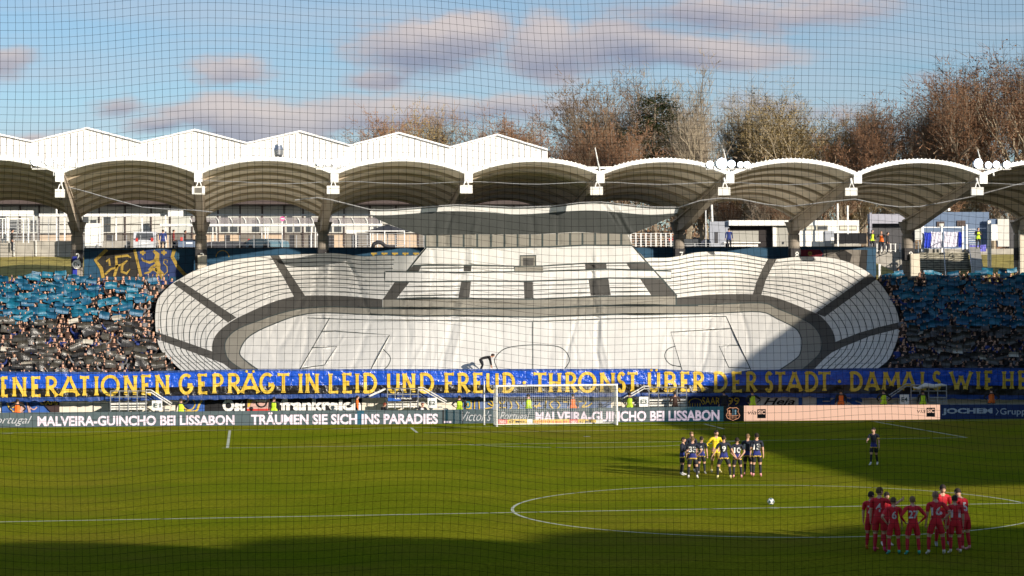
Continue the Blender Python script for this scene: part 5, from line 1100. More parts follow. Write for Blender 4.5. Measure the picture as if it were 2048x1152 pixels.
# ---------------------------------------------------------------- goal
GXL, GXR = P(994, 853, -.0).x, P(1234, 851, 0).x
goal = tag(empty('goal', ((GXL+GXR)/2, 0, 0)), 'white football goal with a fine white net at the far end of the pitch', 'goal')
for x in (GXL, GXR): wchild(MB().tube([(x, 0, 0), (x, 0, 2.5)], .062, 10).build('goal_post', white), goal)
wchild(MB().tube([(GXL-.06, 0, 2.5), (GXR+.06, 0, 2.5)], .062, 10).build('crossbar', white), goal)
for x in (GXL, GXR):
    wchild(MB().tube([(x, .03, .04), (x-.0, 1.7, .04)], .03, 6).build('ground_frame', white), goal); wchild(MB().tube([(x-(.55 if x == GXL else -.2), 1.9, 0), (x-(.55 if x == GXL else -.2), 1.9, 2.6)], .03, 6).build('net_pole', steel), goal)
wchild(MB().tube([(GXL, 1.7, .04), (GXR, 1.7, .04)], .03, 6).build('ground_frame', white), goal)
netm = mat('net_cord_white', (.72, .72, .70), .8, var=0)
nb = MB()
def cord(pts, r, mb_): mb_.tube(pts, r, 3, cap=False)
def gnet(u, v):    # u across, v 0..1 down the back
    x = GXL+(GXR-GXL)*u; return Vector((x, 1.75+.10*math.sin(v*math.pi)+.05*math.sin(u*9), 2.46*(1-v)+.03*(1-v)))
for i in range(62): cord([gnet(i/61, j/6) for j in range(7)], .0055, nb)
for j in range(21): cord([gnet(i/10, j/20) for i in range(11)], .0055, nb)
for i in range(62): cord([Vector((GXL+(GXR-GXL)*i/61, 0, 2.5)), Vector((GXL+(GXR-GXL)*i/61, .9, 2.42)), gnet(i/61, 0)], .0055, nb)
for j in range(1, 12): cord([Vector((GXL, 1.75*j/12, 2.45)), Vector((GXR, 1.75*j/12, 2.45))], .0055, nb)
for x in (GXL, GXR):
    for j in range(21): cord([Vector((x, 0, 2.5*j/20)), Vector((x, 1.75, 2.46*j/20))], .0055, nb)
    for j in range(1, 13): cord([Vector((x, 1.75*j/13, 0)), Vector((x, 1.75*j/13, 2.48))], .0055, nb)
wchild(nb.build('net', netm), goal)
yb1 = mat('board_yellow', (.72, .48, .08), .6, var=.05); rb1 = mat('board_red', (.62, .10, .08), .6, var=.05)
for x0, x1, lab, segs in ((997, 1065, 'low yellow and red board standing left inside the goal', (('r', 997, 1015, 'NEU'), ('y', 1015, 1054, '67 MIO.'), ('w', 1054, 1065, ''))), (1067, 1138, 'low yellow LOTTO board standing in the middle of the goal', (('y', 1067, 1138, 'LOTTO 6 aus 49'),)), (1138, 1206, 'low yellow and red board standing right inside the goal', (('r', 1138, 1156, 'NEU'), ('y', 1156, 1192, '67 MIO.'), ('w', 1192, 1206, '')))):
    Yg = 1.95; t = tag(empty('goal_board', P((x0+x1)/2, 850, Yg)), lab, 'board')
    for c_, a, b, s_ in segs:
        part('panel', {'r': rb1, 'y': yb1, 'w': white}[c_], t, a, 838.5, b, 848.8, Yg, .06)
        if s_: text_on(s_, (a+3, 841, b-3, 846), lambda x, y: P(x, y, Yg-.01), 'lettering', {'r': white, 'y': dark if 'MIO' in s_ else rb1}[c_], t, .02)
t = tag(MB().tube([P(968.5, 849.5, 1.5), P(968.5, 762, 1.5)], .035, 6).build('net_pole', white), 'thin white pole standing just left of the goal', 'pole')

# ball
t = tag(empty('football', G(1541.5, 1010)), 'white football with dark panels on the centre line', 'ball')
ico = bpy.data.meshes.new('ball'); 
import bmesh
bm_ = bmesh.new(); bmesh.ops.create_icosphere(bm_, subdivisions=3, radius=.125)
for f in bm_.faces:
    c = f.calc_center_median().normalized(); f.smooth = True
    f.material_index = 1 if max(c.dot(Vector(v).normalized()) for v in [(0, 1, 1.618), (0, -1, 1.618), (1, 1.618, 0), (-1, 1.618, 0), (1.618, 0, 1), (-1.618, 0, 1), (0, 1, -1.618), (0, -1, -1.618), (1, -1.618, 0), (-1, -1.618, 0), (1.618, 0, -1), (-1.618, 0, -1)]) > .93 else 0
bm_.to_mesh(ico); ico.materials.append(white); ico.materials.append(mat('ball_print', (.03, .10, .12), .4, var=0)); o = inst(ico, 'ball_shell', t, (0, 0, .125))

# ---------------------------------------------------------------- people
def human_mesh(pose, cloth, detail=2, seed=0):
    """one continuous skinned body in its clothes, feet at z=0, facing -Y; pose gives joint targets, cloth the face materials"""
    lean = pose.get('lean', 0.); side = pose.get('side', 0.); q = random.Random(seed)
    st = pose.get('stance', .11); step = pose.get('step', 0.); bend = pose.get('knee', 0.)
    pel = Vector((0, 0, .94-bend*.12+pose.get('dz', 0)))
    def tor(h, x=0., y=0.):   # point of the torso h above the pelvis, leant forward
        v = Vector((x, y, h)); v.rotate(Matrix.Rotation(lean, 3, 'X')); v.rotate(Matrix.Rotation(side, 3, 'Y')); return pel+v
    J = {}; V = []; E = []; Rr = []; T = []
    def add(p, r, par, tagn):
        V.append(Vector(p)); Rr.append(r); T.append(tagn); i = len(V)-1
        if par is not None: E.append((par, i))
        return i
    root = add(pel, (.155, .115), None, 'hip')
    wst = add(tor(.16), (.145, .105), root, 'torso'); ch = add(tor(.36), (.175, .118), wst, 'torso'); up = add(tor(.50), (.12, .09), ch, 'torso'); nk = add(tor(.585, y=-.01), (.055, .055), up, 'neck'); nt = add(tor(.64, y=-.02), (.05, .05), nk, 'neck')
    for s in (-1, 1):
        sh = add(tor(.475, s*.185), (.072, .068), up, 'sleeve')
        shp = V[sh]
        a = pose['arms'][0 if s < 0 else 1]    # (elbow offset, wrist offset) relative to shoulder, x outward
        def off(o): v = Vector((s*o[0], o[1], o[2])); v.rotate(Matrix.Rotation(lean*pose.get('armlean', 0.), 3, 'X')); return v
        el = shp+off(a[0]); wr = shp+off(a[1])
        m1 = add(shp.lerp(el, .5), (.062, .060), sh, 'sleeve'); e1 = add(shp.lerp(el, .72), (.056, .054), m1, 'sleeve'); e1b = add(shp.lerp(el, .78), (.044, .044), e1, 'forearm'); e2 = add(el, (.043, .043), e1b, 'forearm'); w0 = add(el.lerp(wr, .85), (.030, .028), e2, 'forearm'); w1 = add(wr, (.027, .024), w0, 'hand')
        hd = (wr-el).normalized(); add(wr+hd*.075, (.042, .020), w1, 'hand')
        hip = add(pel+Vector((s*.095, 0, -.06)), (.105, .10), root, 'short')
        kn = Vector((s*(st+.0)*1., -.02-bend*.28+s*step*.5, .50-bend*.03)); an = Vector((s*(st*1.05+.01), .03+s*step+ (bend*.02), .095))
        hp = V[hip]
        t1 = add(hp.lerp(kn, .45), (.098, .098), hip, 'short'); t2 = add(hp.lerp(kn, .74), (.092, .092), t1, 'short'); t3 = add(hp.lerp(kn, .79), (.066, .066), t2, 'thigh'); k1 = add(kn, (.057, .058), t3, 'thigh'); k2 = add(kn.lerp(an, .18), (.052, .054), k1, 'sock'); c1 = add(kn.lerp(an, .36), (.056, .060), k2, 'sock'); a1 = add(kn.lerp(an, .86), (.038, .040), c1, 'sock'); a2 = add(an, (.040, .045), a1, 'boot')
        f1 = add(an+Vector((s*.015, -.10, -.055)), (.042, .036), a2, 'boot'); add(an+Vector((s*.03, -.19, -.062)), (.034, .026), f1, 'boot')
    me = bpy.data.meshes.new('b'); me.from_pydata(V, E, []); o = bpy.data.objects.new('b', me); COL.objects.link(o)
    m_ = o.modifiers.new('s', 'SKIN'); m_.use_smooth_shade = True; m_.branch_smoothing = .4
    for i, r in enumerate(Rr): me.skin_vertices[0].data[i].radius = r
    me.skin_vertices[0].data[0].use_root = True
    if detail: ms = o.modifiers.new('u', 'SUBSURF'); ms.levels = detail; ms.render_levels = detail
    dg = bpy.context.evaluated_depsgraph_get(); b = bpy.data.meshes.new_from_object(o.evaluated_get(dg))
    bv = [v.co.copy() for v in b.vertices]; bf = [tuple(p.vertices) for p in b.polygons]; bpy.data.objects.remove(o); bpy.data.meshes.remove(b); bpy.data.meshes.remove(me)
    # region of every face: nearest bone
    A = np.array([V[a] for a, b_ in E]); B = np.array([V[b_] for a, b_ in E]); TT = [T[b_] for a, b_ in E]; D = B-A; LL = (D*D).sum(1)+1e-9
    names = cloth['order']; mi = {n: i for i, n in enumerate(names)}
    mb = MB(); idx = []
    for f in bf:
        c = np.mean([bv[i] for i in f], axis=0); t = np.clip(((c-A)*D).sum(1)/LL, 0, 1); d = ((A+D*t[:, None]-c)**2).sum(1); k = TT[int(d.argmin())]
        loc = Vector(c)-pel; hgt = loc.z if abs(lean) < .4 else 1
        if k == 'hip': k = 'torso' if (c[2] > pel.z-.115) else 'short'
        key = k
        if k == 'torso' and abs(lean) < .6:
            key = 'hem' if hgt < -.075 and 'hem' in cloth else ('low' if hgt < .12 and 'low' in cloth else ('yoke' if hgt > .47 and 'yoke' in cloth else 'torso'))
        if k == 'sleeve' and 'cuff' in cloth and False: key = 'cuff'
        if k == 'short' and c[2] > pel.z-.115: key = ('hem' if 'hem' in cloth and hgt < -.075 else cloth.get('low') and 'low' or 'torso') if abs(lean) < .6 else 'torso'
        idx.append(mi[cloth.get(key, cloth.get(k))])
    mb.v = [tuple(v) for v in bv]; mb.f = bf; mb.m = idx
    # fingers: four and a thumb per hand, curled along the hand direction
    if detail >= 1:
        for s in (-1, 1):
            shp = tor(.475, s*.185); a = pose['arms'][0 if s < 0 else 1]
            off = lambda o_: (lambda v: (v.rotate(Matrix.Rotation(lean*pose.get('armlean', 0.), 3, 'X')), v)[1])(Vector((s*o_[0], o_[1], o_[2])))
            el = shp+off(a[0]); wr = shp+off(a[1]); hd = (wr-el).normalized(); sd_ = hd.cross(Vector((s, .3, .1))).normalized(); pn = hd.cross(sd_)
            for k in range(4):
                b0 = wr+hd*.085+sd_*(.027*(k-1.5)/1.5); L_ = (.062, .074, .070, .055)[k]
                mb.tube([b0, b0+hd*L_*.5+pn*.006, b0+hd*L_*.85+pn*.028], [.0095, .0085, .006], 5, mi['skin'])
            b0 = wr+hd*.035+sd_*.03; mb.tube([b0, b0+hd*.03+sd_*.028, b0+hd*.058+sd_*.034], [.011, .0095, .007], 5, mi['skin'])
    # head
    hy = pose.get('turn', 0.); hn = pose.get('nod', 0.)
    hc = tor(.612, y=-.02); M3 = Matrix.Rotation(hy, 3, 'Z') @ Matrix.Rotation(lean*.5+hn, 3, 'X') @ Matrix.Rotation(side*.5, 3, 'Y')
    hb = MB(); n, kk = (14, 10) if detail > 1 else (8, 6)
    for i in range(kk+1):
        t = math.pi*i/kk
        for j in range(n):
            p = 2*math.pi*j/n; v = Vector((.079*math.sin(t)*math.cos(p), .098*math.sin(t)*math.sin(p), (.112 if t < 1.57 else .125)*math.cos(t)))*(1+.05*abs(math.sin(2*t)))
            if v.z < -.03: v.x *= 1-.25*(-v.z-.03)/.1; v.y = v.y*(.92) - .012
            if v.y < -.07 and -.04 < v.z < .03 and abs(v.x) < .02: v.y -= .016     # nose
            if v.y < -.05 and .01 < v.z < .045 and .015 < abs(v.x) < .05: v.y += .006
            hb.v.append(tuple(M3 @ (v+Vector((0, 0, .105)))+hc))
    for i in range(kk):
        for j in range(n): hb.f.append((i*n+j, (i+1)*n+j, (i+1)*n+(j+1) % n, i*n+(j+1) % n)); hb.m.append(mi['skin'])
    mb.add(hb.v, hb.f, mi['skin'])
    if detail > 1:
        for s in (-1, 1):
            mb.ell(M3 @ Vector((s*.078, .005, .10))+hc, (.012, .022, .032), 6, 4, mi['skin'], M3)
            mb.ell(M3 @ Vector((s*.030, -.086, .128))+hc, (.012, .006, .006), 6, 4, mi[cloth['eye']], M3)
        mb.ell(M3 @ Vector((0, -.088, .062))+hc, (.022, .006, .005), 6, 3, mi[cloth['lip']], M3)
        mb.ell(M3 @ Vector((0, -.100, .095))+hc, (.012, .014, .02), 6, 4, mi['skin'], M3)
    me = mb.mesh('body', [cloth['mats'][n_] for n_ in names], True)
    # hair shell
    hh = MB(); n, kk = (14, 7) if detail > 1 else (8, 4); 
    for i in range(kk+1):
        t = math.pi*.62*i/kk
        for j in range(n):
            p = 2*math.pi*j/n; fr = max(0, -math.sin(p)); tt = t*(1-.38*fr)
            v = Vector((.083*math.sin(tt)*math.cos(p), .103*math.sin(tt)*math.sin(p)+.004, .119*math.cos(tt)))*(1+.05*abs(math.sin(2*tt)))*(1+.025*math.sin(7*p+i))
            hh.v.append(tuple(M3 @ (v+Vector((0, 0, .107)))+hc))
    for i in range(kk):
        for j in range(n): hh.f.append((i*n+j, (i+1)*n+j, (i+1)*n+(j+1) % n, i*n+(j+1) % n)); hh.m.append(0)
    return me, hh, dict(pel=pel, tor=tor)

kit = lambda n, c, r=.7: mat(n, c, r, var=.10, scale=6, bump=.01, bscale=14)
lipm = mat('lips', (.35, .12, .1), .6, var=0); eyem = mat('eyes', (.02, .015, .012), .4, var=0); hair_g = mat('light_brown_hair', (.12, .075, .035), .85); shaved = mat('shaved_head', (.30, .17, .11), .8)
skin_d = mat('dark_skin', (.12, .06, .035), .6, var=.05)
K = dict(navy=kit('shirt_black_navy', (.012, .016, .032)), royal=kit('shirt_royal_blue', (.02, .03, .20)), yel=kit('hem_yellow', (.65, .42, .06)), shortb=kit('shorts_black', (.015, .014, .018)), sockb=kit('socks_black', (.014, .016, .022)), grey=kit('shirt_grey_shoulder', (.42, .44, .46)),
         red=kit('shirt_red', (.62, .015, .03)), redw=kit('collar_white', (.65, .6, .6)), reds=kit('shorts_red', (.55, .013, .028)), redk=kit('socks_red', (.50, .013, .03)), gky=kit('keeper_yellow', (.80, .62, .02)), gks=kit('keeper_shorts_olive', (.30, .22, .03)))
bootm = dict(white=mat('boot_white', (.75, .72, .68), .5, var=0), pink=mat('boot_pink', (.8, .35, .38), .5, var=0), orange=mat('boot_orange', (.75, .22, .05), .5, var=0), turq=mat('boot_turquoise', (.08, .5, .45), .5, var=0), yell=mat('boot_pale_yellow', (.85, .75, .35), .5, var=0), hot=mat('boot_hot_pink', (.7, .06, .2), .5, var=0), grey=mat('boot_grey', (.3, .3, .3), .5, var=0))
def outfit(kind, boot='white', long=False, sk=None):
    mats = {'skin': sk or skin, 'eye': eyem, 'lip': lipm, 'boot': bootm[boot]}
    c = dict(neck='skin', forearm='skin', hand='skin', thigh='skin', eye='eye', lip='lip', boot='boot')
    if kind == 'blue': mats.update(t=K['navy'], l=K['royal'], h=K['yel'], s=K['shortb'], k=K['sockb'], y=K['grey']); c.update(torso='t', low='l', hem='h', yoke='y', sleeve='t', short='s', sock='k')
    elif kind == 'red': mats.update(t=K['red'], s=K['reds'], k=K['redk'], y=K['redw']); c.update(torso='t', sleeve='t', short='s', sock='k')
    else: mats.update(t=K['gky'], s=K['gks'], k=K['gks']); c.update(torso='t', sleeve='t', forearm='t', short='s', sock='k')
    if long: c['forearm'] = 't'
    c['mats'] = mats; c['order'] = list(mats); return c
ARM = dict(down=((.04, .0, -.28), (.06, -.05, -.54)), hips=((.17, .10, -.24), (.02, -.03, -.43)), back=((.10, .12, -.26), (-.06, .16, -.47)), fold=((.07, -.03, -.27), (-.13, -.20, -.22)), out=((.13, -.02, -.25), (.24, -.06, -.48)), embrace=((.20, -.10, -.10), (.30, -.24, .0)), up=((.14, -.06, .20), (.12, -.10, .46)), fwd=((.05, -.16, -.22), (.02, -.38, -.26)), floor=((.02, -.08, -.28), (.03, -.12, -.56)), clap=((.10, -.14, -.20), (-.14, -.30, -.06)), hold=((.13, -.10, .17), (.20, -.18, .40)))
def number_on(me, s_, x0, w, z0, h, front, m_, parent, sc, zt=0.):
    bv = BVHTree.FromPolygons([v.co for v in me.vertices], [tuple(p.vertices) for p in me.polygons])
    uv, fs = text_geo(s_, .03); mb = MB(); sg = -1 if front else 1; vs = []
    for u, v in uv:
        x = x0+(u-.5)*w*(1 if front else -1); z = z0+v*h; hit = bv.ray_cast(Vector((x, sg*.8, z)), Vector((0, -sg, 0)))
        vs.append((x, (hit[0].y if hit[0] else sg*.13)+sg*.008, z))
    mb.add(vs, fs); o = mb.build('shirt_number', m_, parent); return o
def player(fx, fy, hy, face, kind, pose, label, num=None, boot='white', hair='dark', long=False, group=None, sk=None, front=False, cat='player', z=0., name='person', extra=()):
    """feet at photo pixel (fx,fy), top of the head at photo row hy; face = direction looked at in degrees (0 = to the camera, 180 = away)"""
    q = G(fx, fy, z); pose = dict(pose); pose['arms'] = [ARM[a] if isinstance(a, str) else a for a in pose['arms']]
    me, hh, info = human_mesh(pose, outfit(kind, boot, long, sk) if isinstance(kind, str) else kind, 2)
    zs = max(v.co.z for v in me.vertices); depth = (q-CAM).dot(FW); hpx = fy-hy; s_ = hpx/FPX*depth/zs*.995
    s_ = min(1.14, max(.84, s_))
    t = tag(empty(name, q, R(face)+(-YAW)), label, cat, group); t.scale = (s_*1.08, s_*1.08, s_)
    inst(me, 'body', t)
    if hair: o = hh.build('hair', {'dark': hair_d, 'fair': hair_b, 'brown': hair_g, 'shaved': shaved}[hair], t, True)
    if num: number_on(me, num, 0, .14*len(num), info['pel'].z+.17, .24, front, K['redw'] if kind == 'red' else numw, t, s_)
    for (s2, z0, w, h) in extra: number_on(me, s2, 0, w, info['pel'].z+z0, h, front, K['redw'] if kind == 'red' else numw, t, s_)
    return t
g1 = 'home players in dark kit gathered left of the centre circle'
bx = lambda x: 1340+x/9.309
by = lambda y: 850+y/9.309
nm = (('PLAYER'[:0], 0, 0, 0),)[:0]
player(bx(225), by(935), by(228), 70, 'blue', dict(arms=['fold', 'fold'], lean=.08), 'dark haired player with folded arms at the left end of the dark group', hair='dark', long=True)
player(bx(400), by(880), by(122), 10, 'blue', dict(arms=['down', 'down'], nod=.2), 'fair player facing the camera behind the left trio', hair='fair', long=True)
player(bx(425), by(995), by(212), 172, 'blue', dict(arms=['hips', 'down'], stance=.15, lean=.05, turn=-.4), 'brown haired player with 33 on the back, nearest of the left trio', num='33', hair='brown')
player(bx(590), by(915), by(212), 165, 'blue', dict(arms=['down', 'down'], step=.06), 'player wearing number 6 standing left of the goalkeeper', num='6', boot='grey', hair='dark')
player(bx(850), by(885), by(92), 12, 'gk', dict(arms=['hips', 'hips'], lean=.12, turn=.3, stance=.14), 'goalkeeper in bright yellow with hands on hips behind number 9', boot='yell', hair='dark')
player(bx(1005), by(1000), by(192), 180, 'blue', dict(arms=['out', 'out'], stance=.22), 'player wearing number 9 with arms spread, in front of the yellow goalkeeper', num='9', boot='yell', hair='dark')
player(bx(1255), by(990), by(232), 180, 'blue', dict(arms=['back', 'back'], stance=.14), 'player wearing number 10 with hands on the lower back', num='10', boot='pink', hair='dark')
player(bx(1450), by(945), by(165), 168, 'blue', dict(arms=['down', 'fold'], lean=.05), 'fair haired player wearing number 11 half hidden right of number 10', num='11', boot='pink', hair='fair')
player(bx(1620), by(965), by(150), 176, 'blue', dict(arms=['down', 'down'], stance=.12, turn=.3), 'player wearing number 13 at the right end of the dark group', num='13', boot='pink', hair='dark')
player(1748, 930, 855, -25, 'blue', dict(arms=['fwd', 'down'], step=.17, stance=.09, turn=-.5), 'lone player with a yellow armband walking in the shade at the right', boot='white', hair='dark')
_cap = [o for o in bpy.data.objects if o.get('label', '').startswith('lone player')][0]
MB().tube([(.205, -.01, 1.30), (.215, -.01, 1.23)], .068, 10).build('armband', K['yel'], _cap)
rx = lambda x: 1700+x/4.265
ry_ = lambda y: 850+y/4.265
player(rx(182), ry_(1066), ry_(566), 150, 'red', dict(arms=['hips', 'down'], turn=-.4), 'red player with orange boots at the left end of the red huddle', num='7', boot='orange')
player(rx(255), ry_(1086), ry_(530), 155, 'red', dict(arms=['embrace', 'down'], turn=-.5), 'tall red player wearing number 4 second from the left', num='4', boot='hot', hair='brown')
player(rx(310), ry_(1030), ry_(568), 15, 'red', dict(arms=['down', 'down'], nod=.3), 'red player facing the camera behind numbers 4 and 6', boot='white', hair='dark')
player(rx(375), ry_(1106), ry_(615), 180, 'red', dict(arms=['down', 'hips'], stance=.13, turn=-.6), 'short red player wearing number 6 with turquoise boots', num='6', boot='turq', hair='brown')
player(rx(538), ry_(1110), ry_(606), 180, 'red', dict(arms=['hips', 'hips'], stance=.15), 'red player wearing number 27 with both hands on the hips', num='27', boot='turq', hair='fair', long=True)
player(rx(790), ry_(1035), ry_(505), 5, 'red', dict(arms=['down', 'down'], nod=.35, stance=.15), 'bearded red player facing the camera with a yellow patch on his chest', boot='grey', hair='dark')
_f = [o for o in bpy.data.objects if o.get('label', '').startswith('bearded')][0]
_m = [c for c in _f.children if c.name.startswith('body')][0].data; _o = number_on(_m, 'I', 0, .26, 1.13, .075, True, K['yel'], _f, 1); _o.name = 'chest_patch'
player(rx(735), ry_(1108), ry_(565), 180, 'red', dict(arms=['hips', 'down'], stance=.18), 'close shaven red player wearing number 16', num='16', boot='white', hair='shaved')
player(rx(898), ry_(1098), ry_(598), 180, 'red', dict(arms=['down', 'down'], stance=.12), 'red player wearing number 11 right of number 16', num='11', boot='white', hair='dark')
player(rx(985), ry_(1072), ry_(545), 215, 'red', dict(arms=['down', 'fold'], lean=.32, turn=-.3, nod=.3), 'dark haired red player leaning in at the right end of the red huddle', num='5', boot='pink', hair='dark')

# stewards and photographers behind the boards
hv_g = mat('hi_vis_yellow', (.55, .80, .03), .7, var=.06, emit=None); hv_o = mat('hi_vis_orange', (.85, .16, .02), .7, var=.06); jack = mat('black_jacket', (.02, .02, .022), .85); brj = mat('brown_jacket', (.055, .03, .022), .9); jeans = mat('dark_trousers', (.02, .022, .03), .85); bluej = mat('blue_jacket', (.02, .04, .18), .8); greyj = mat('grey_jacket', (.16, .16, .17), .85); whitej = mat('white_jacket', (.6, .6, .6), .8); redj = mat('dark_red_jacket', (.18, .02, .02), .85)
def street(torso, sleeve=None, legs=None, sk=None):
    mats = {'skin': sk or skin, 'eye': eyem, 'lip': lipm, 't': torso, 'sl': sleeve or torso, 'g': legs or jeans, 'sh': dark}
    return dict(neck='skin', forearm='sl', hand='skin', thigh='g', eye='eye', lip='lip', boot='sh', torso='t', sleeve='sl', short='g', sock='g', mats=mats, order=list(mats))
PB = {}
def bystander(px, py, Y, body, face, label, pose='stand', cat='steward', group=None, hgt=1.8, hairm=hair_d, zf=0.):
    key = (tuple(m_.name for m_ in body['mats'].values()), pose)
    if key not in PB:
        p = {'stand': dict(arms=[ARM['down'], ARM['down']]), 'hips': dict(arms=[ARM['hips'], ARM['hips']]), 'fold': dict(arms=[ARM['fold'], ARM['fold']]), 'crouch': dict(arms=[ARM['fwd'], ARM['fwd']], lean=.3, knee=1.0, dz=-.3), 'up': dict(arms=[ARM['up'], ARM['down']]), 'bend': dict(arms=[ARM['floor'], ARM['floor']], lean=1.4, knee=.35, stance=.12, nod=-.1), 'hold': dict(arms=[ARM['hold'], ARM['hold']]), 'both': dict(arms=[ARM['up'], ARM['up']]), 'clap': dict(arms=[ARM['clap'], ARM['clap']])}[pose]
        me, hh, inf = human_mesh(p, body, 1); PB[key] = (me, hh.mesh('hair', hairm, True), max(v.co.z for v in me.vertices))
    me, hm, zt = PB[key]
    q = P(px, py, Y); t = tag(empty('person', (q.x, Y, zf if zf is not None else q.z-hgt), R(face)), label, cat, group); s_ = hgt/1.8; t.scale = (s_*1.25, s_*1.15, s_)
    inst(me, 'body', t); inst(hm, 'hair', t); return t
vg = street(hv_g, jack); vo = street(hv_o, jack)
YS = 6.0
for px, b_, lb in ((35, vo, 'steward in an orange vest at the far left behind the grey board'), (362, vg, 'steward in a yellow vest raising a hand right of the E1 board'), (548, vg, 'steward in a yellow vest in front of the emblem on the black cloth'), (919, vg, 'steward in a yellow vest between the E2 board and the goal'), (1057, vg, 'steward in a yellow vest seen through the left half of the goal net'), (1146, vo, 'steward in an orange vest seen through the right half of the goal net'),
                  (1259, vg, 'steward in a yellow vest left of the E3 board'), (1505, vg, 'steward in a yellow vest left of the white cloth'), (1682, vo, 'steward in an orange vest in front of the blue letters'), (1767, vg, 'steward in a yellow vest left of the E4 board'), (1846, vg, 'steward in a yellow vest right of the E4 board'), (1983, vo, 'steward in an orange vest above the JOCHEM board')):
    bystander(px, 800, YS, b_, 180+rnd.uniform(-12, 12), lb, 'up' if px == 362 else ('hips' if px % 2 else 'stand'), group='stewards standing behind the boards', hgt=rnd.uniform(1.72, 1.84)).scale.x *= 1.15
bystander(714, 800, YS, street(jack, hv_o), 90, 'person in a dark jacket with orange sleeves at the end of the black cloth', 'stand')
bystander(1350, 800, YS, street(brj), 180, 'person in a brown jacket with a red cap in front of the E3 platform', 'fold', 'spectator')
bystander(1448, 797, YS, street(jack), 180, 'person all in black standing over the shield emblem', 'stand', 'steward', hgt=1.86)
bystander(842, 818, 5.0, street(jack), 20, 'crouching person with red hair and a white ball left of the E2 board', 'crouch', 'photographer', hairm=mat('red_hair', (.25, .06, .03), .8))
tag(MB().ell(P(844, 819, 4.6), (.12, .12, .12), 12, 8).build('white_ball', white, smooth=True), 'white ball held by the crouching person at the E2 board', 'ball')
bystander(763, 802, 5.4, street(jack), 120, 'person in black bending beside the E2 platform', 'crouch', 'photographer')
# the man bending on the scaffold above the banner
sc_ = tag(empty('scaffold_deck', P(966, 741, 8.2)), 'narrow deck on the terrace rail the bending man stands on', 'platform'); q = P(966, 740.5, 8.2)
wchild(MB().b2(q.x-1.3, q.x+1.6, 7.6, 8.9, q.z-.24, q.z-.16).build('deck', dark), sc_); [wchild(MB().b2(q.x+dx-.04, q.x+dx+.04, 7.7, 7.78, 0, q.z-.24).build('leg', dark), sc_) for dx in (-1.2, 1.5)]
bystander(961, 720, 8.15, street(jack), 90, 'man in black bending down in front of the white sheet', 'bend', 'person', hgt=1.9, zf=q.z-.16)

# people on the concourse and the rear stairs
for px, Y, b_, lb, fc, zf, ps in ((1458, 40, street(bluej), 'person in a blue jacket walking in front of the kiosk hatch', 180, None, 'stand'), (1744.5, 43.2, vg, 'steward in a yellow vest behind the barrier above the right bank', 20, 12.3, 'stand'), (1763, 43.0, vo, 'steward in an orange vest at the barrier above the right bank', -30, 12.2, 'clap'), (1775, 43.1, street(jack), 'dark dressed person bending by the barrier above the right bank', 60, 12.1, 'stand'),
                          (1956.5, 37, vg, 'steward in a yellow vest beside the blue cloth right of the stair gate', 10, 12.2, 'fold'), (326, 44, street(bluej), 'person in blue walking right of the silver car', 180, 12.4, 'stand'), (347, 44, street(redj), 'person in a red top between the silver car and the column marked 3', 90, 12.4, 'stand'), (370, 45, street(brj), 'person with reddish hair left of the column marked 3', 90, 12.4, 'stand'),
                          (24, 41, street(jack), 'person in black carrying something near the white frame gate', 90, 12.3, 'stand'), (1536, 43.0, street(greyj), 'grey dressed person inside the kiosk opening', 0, 12.3, 'stand'), (1804, 28.8, street(jack), 'man in black with folded arms at the foot of the rear stairs', 0, 8.6, 'fold'), (1815, 29.4, street(jack), 'second person in black at the foot of the rear stairs', 15, 8.8, 'clap'), (1796, 25.4, street(jack), 'dark figure beside the cream cabinet of the column marked 9', 180, 8.6, 'stand'), (874, 42, street(redj), 'person in orange beside the left edge of the temple picture', 0, 12.2, 'stand')):
    q = P(px, 490, Y); bystander(px, 490, Y, b_, fc, lb, ps, 'person' if b_ not in (vg, vo) else 'steward', zf=zf if zf is not None else CZ)
bystander(1840, 540, 28.2, street(jack), 170, 'person in black climbing the lower left of the rear stairs', 'stand', 'person', zf=8.5)

# ---------------------------------------------------------------- the standing crowd with raised sheets
crowd_c = [('dark jacket', jack), ('dark jacket', jack), ('dark jacket', jack), ('brown jacket', brj), ('blue jacket', bluej), ('grey jacket', greyj), ('brown jacket', brj), ('dark jacket', jack)]
CM = []
for ci, (cn, cm_) in enumerate(crowd_c):
    for pose in ('hold', 'both', 'clap', 'stand', 'fold'):
        if ci in (1, 2) and pose in ('stand',): continue
        p = {'hold': dict(arms=[ARM['hold'], ARM['hold']]), 'both': dict(arms=[ARM['up'], ARM['up']], turn=.2), 'clap': dict(arms=[ARM['clap'], ARM['clap']], turn=-.25), 'stand': dict(arms=[ARM['down'], ARM['down']], turn=.3), 'fold': dict(arms=[ARM['fold'], ARM['fold']])}[pose]
        me, hh, _ = human_mesh(p, street(cm_), 0, ci)
        # hair joined as a second material so that each spectator is one light mesh
        hair_m = (hair_d, hair_g, hair_b, jack, hair_d, hair_d, hair_b, hair_g)[ci]
        n0 = len(me.vertices); vs = [v.co[:] for v in me.vertices]+hh.v; fs = [tuple(f.vertices) for f in me.polygons]+[tuple(i+n0 for i in f) for f in hh.f]; ms = [f.material_index for f in me.polygons]+[len(me.materials)]*len(hh.f)
        m2 = bpy.data.meshes.new('spectator_body'); m2.from_pydata(vs, [], fs); [m2.materials.append(x) for x in me.materials]; m2.materials.append(hair_m); m2.polygons.foreach_set('material_index', ms); m2.polygons.foreach_set('use_smooth', [True]*len(fs)); m2.update(); CM.append((cn, pose, m2))
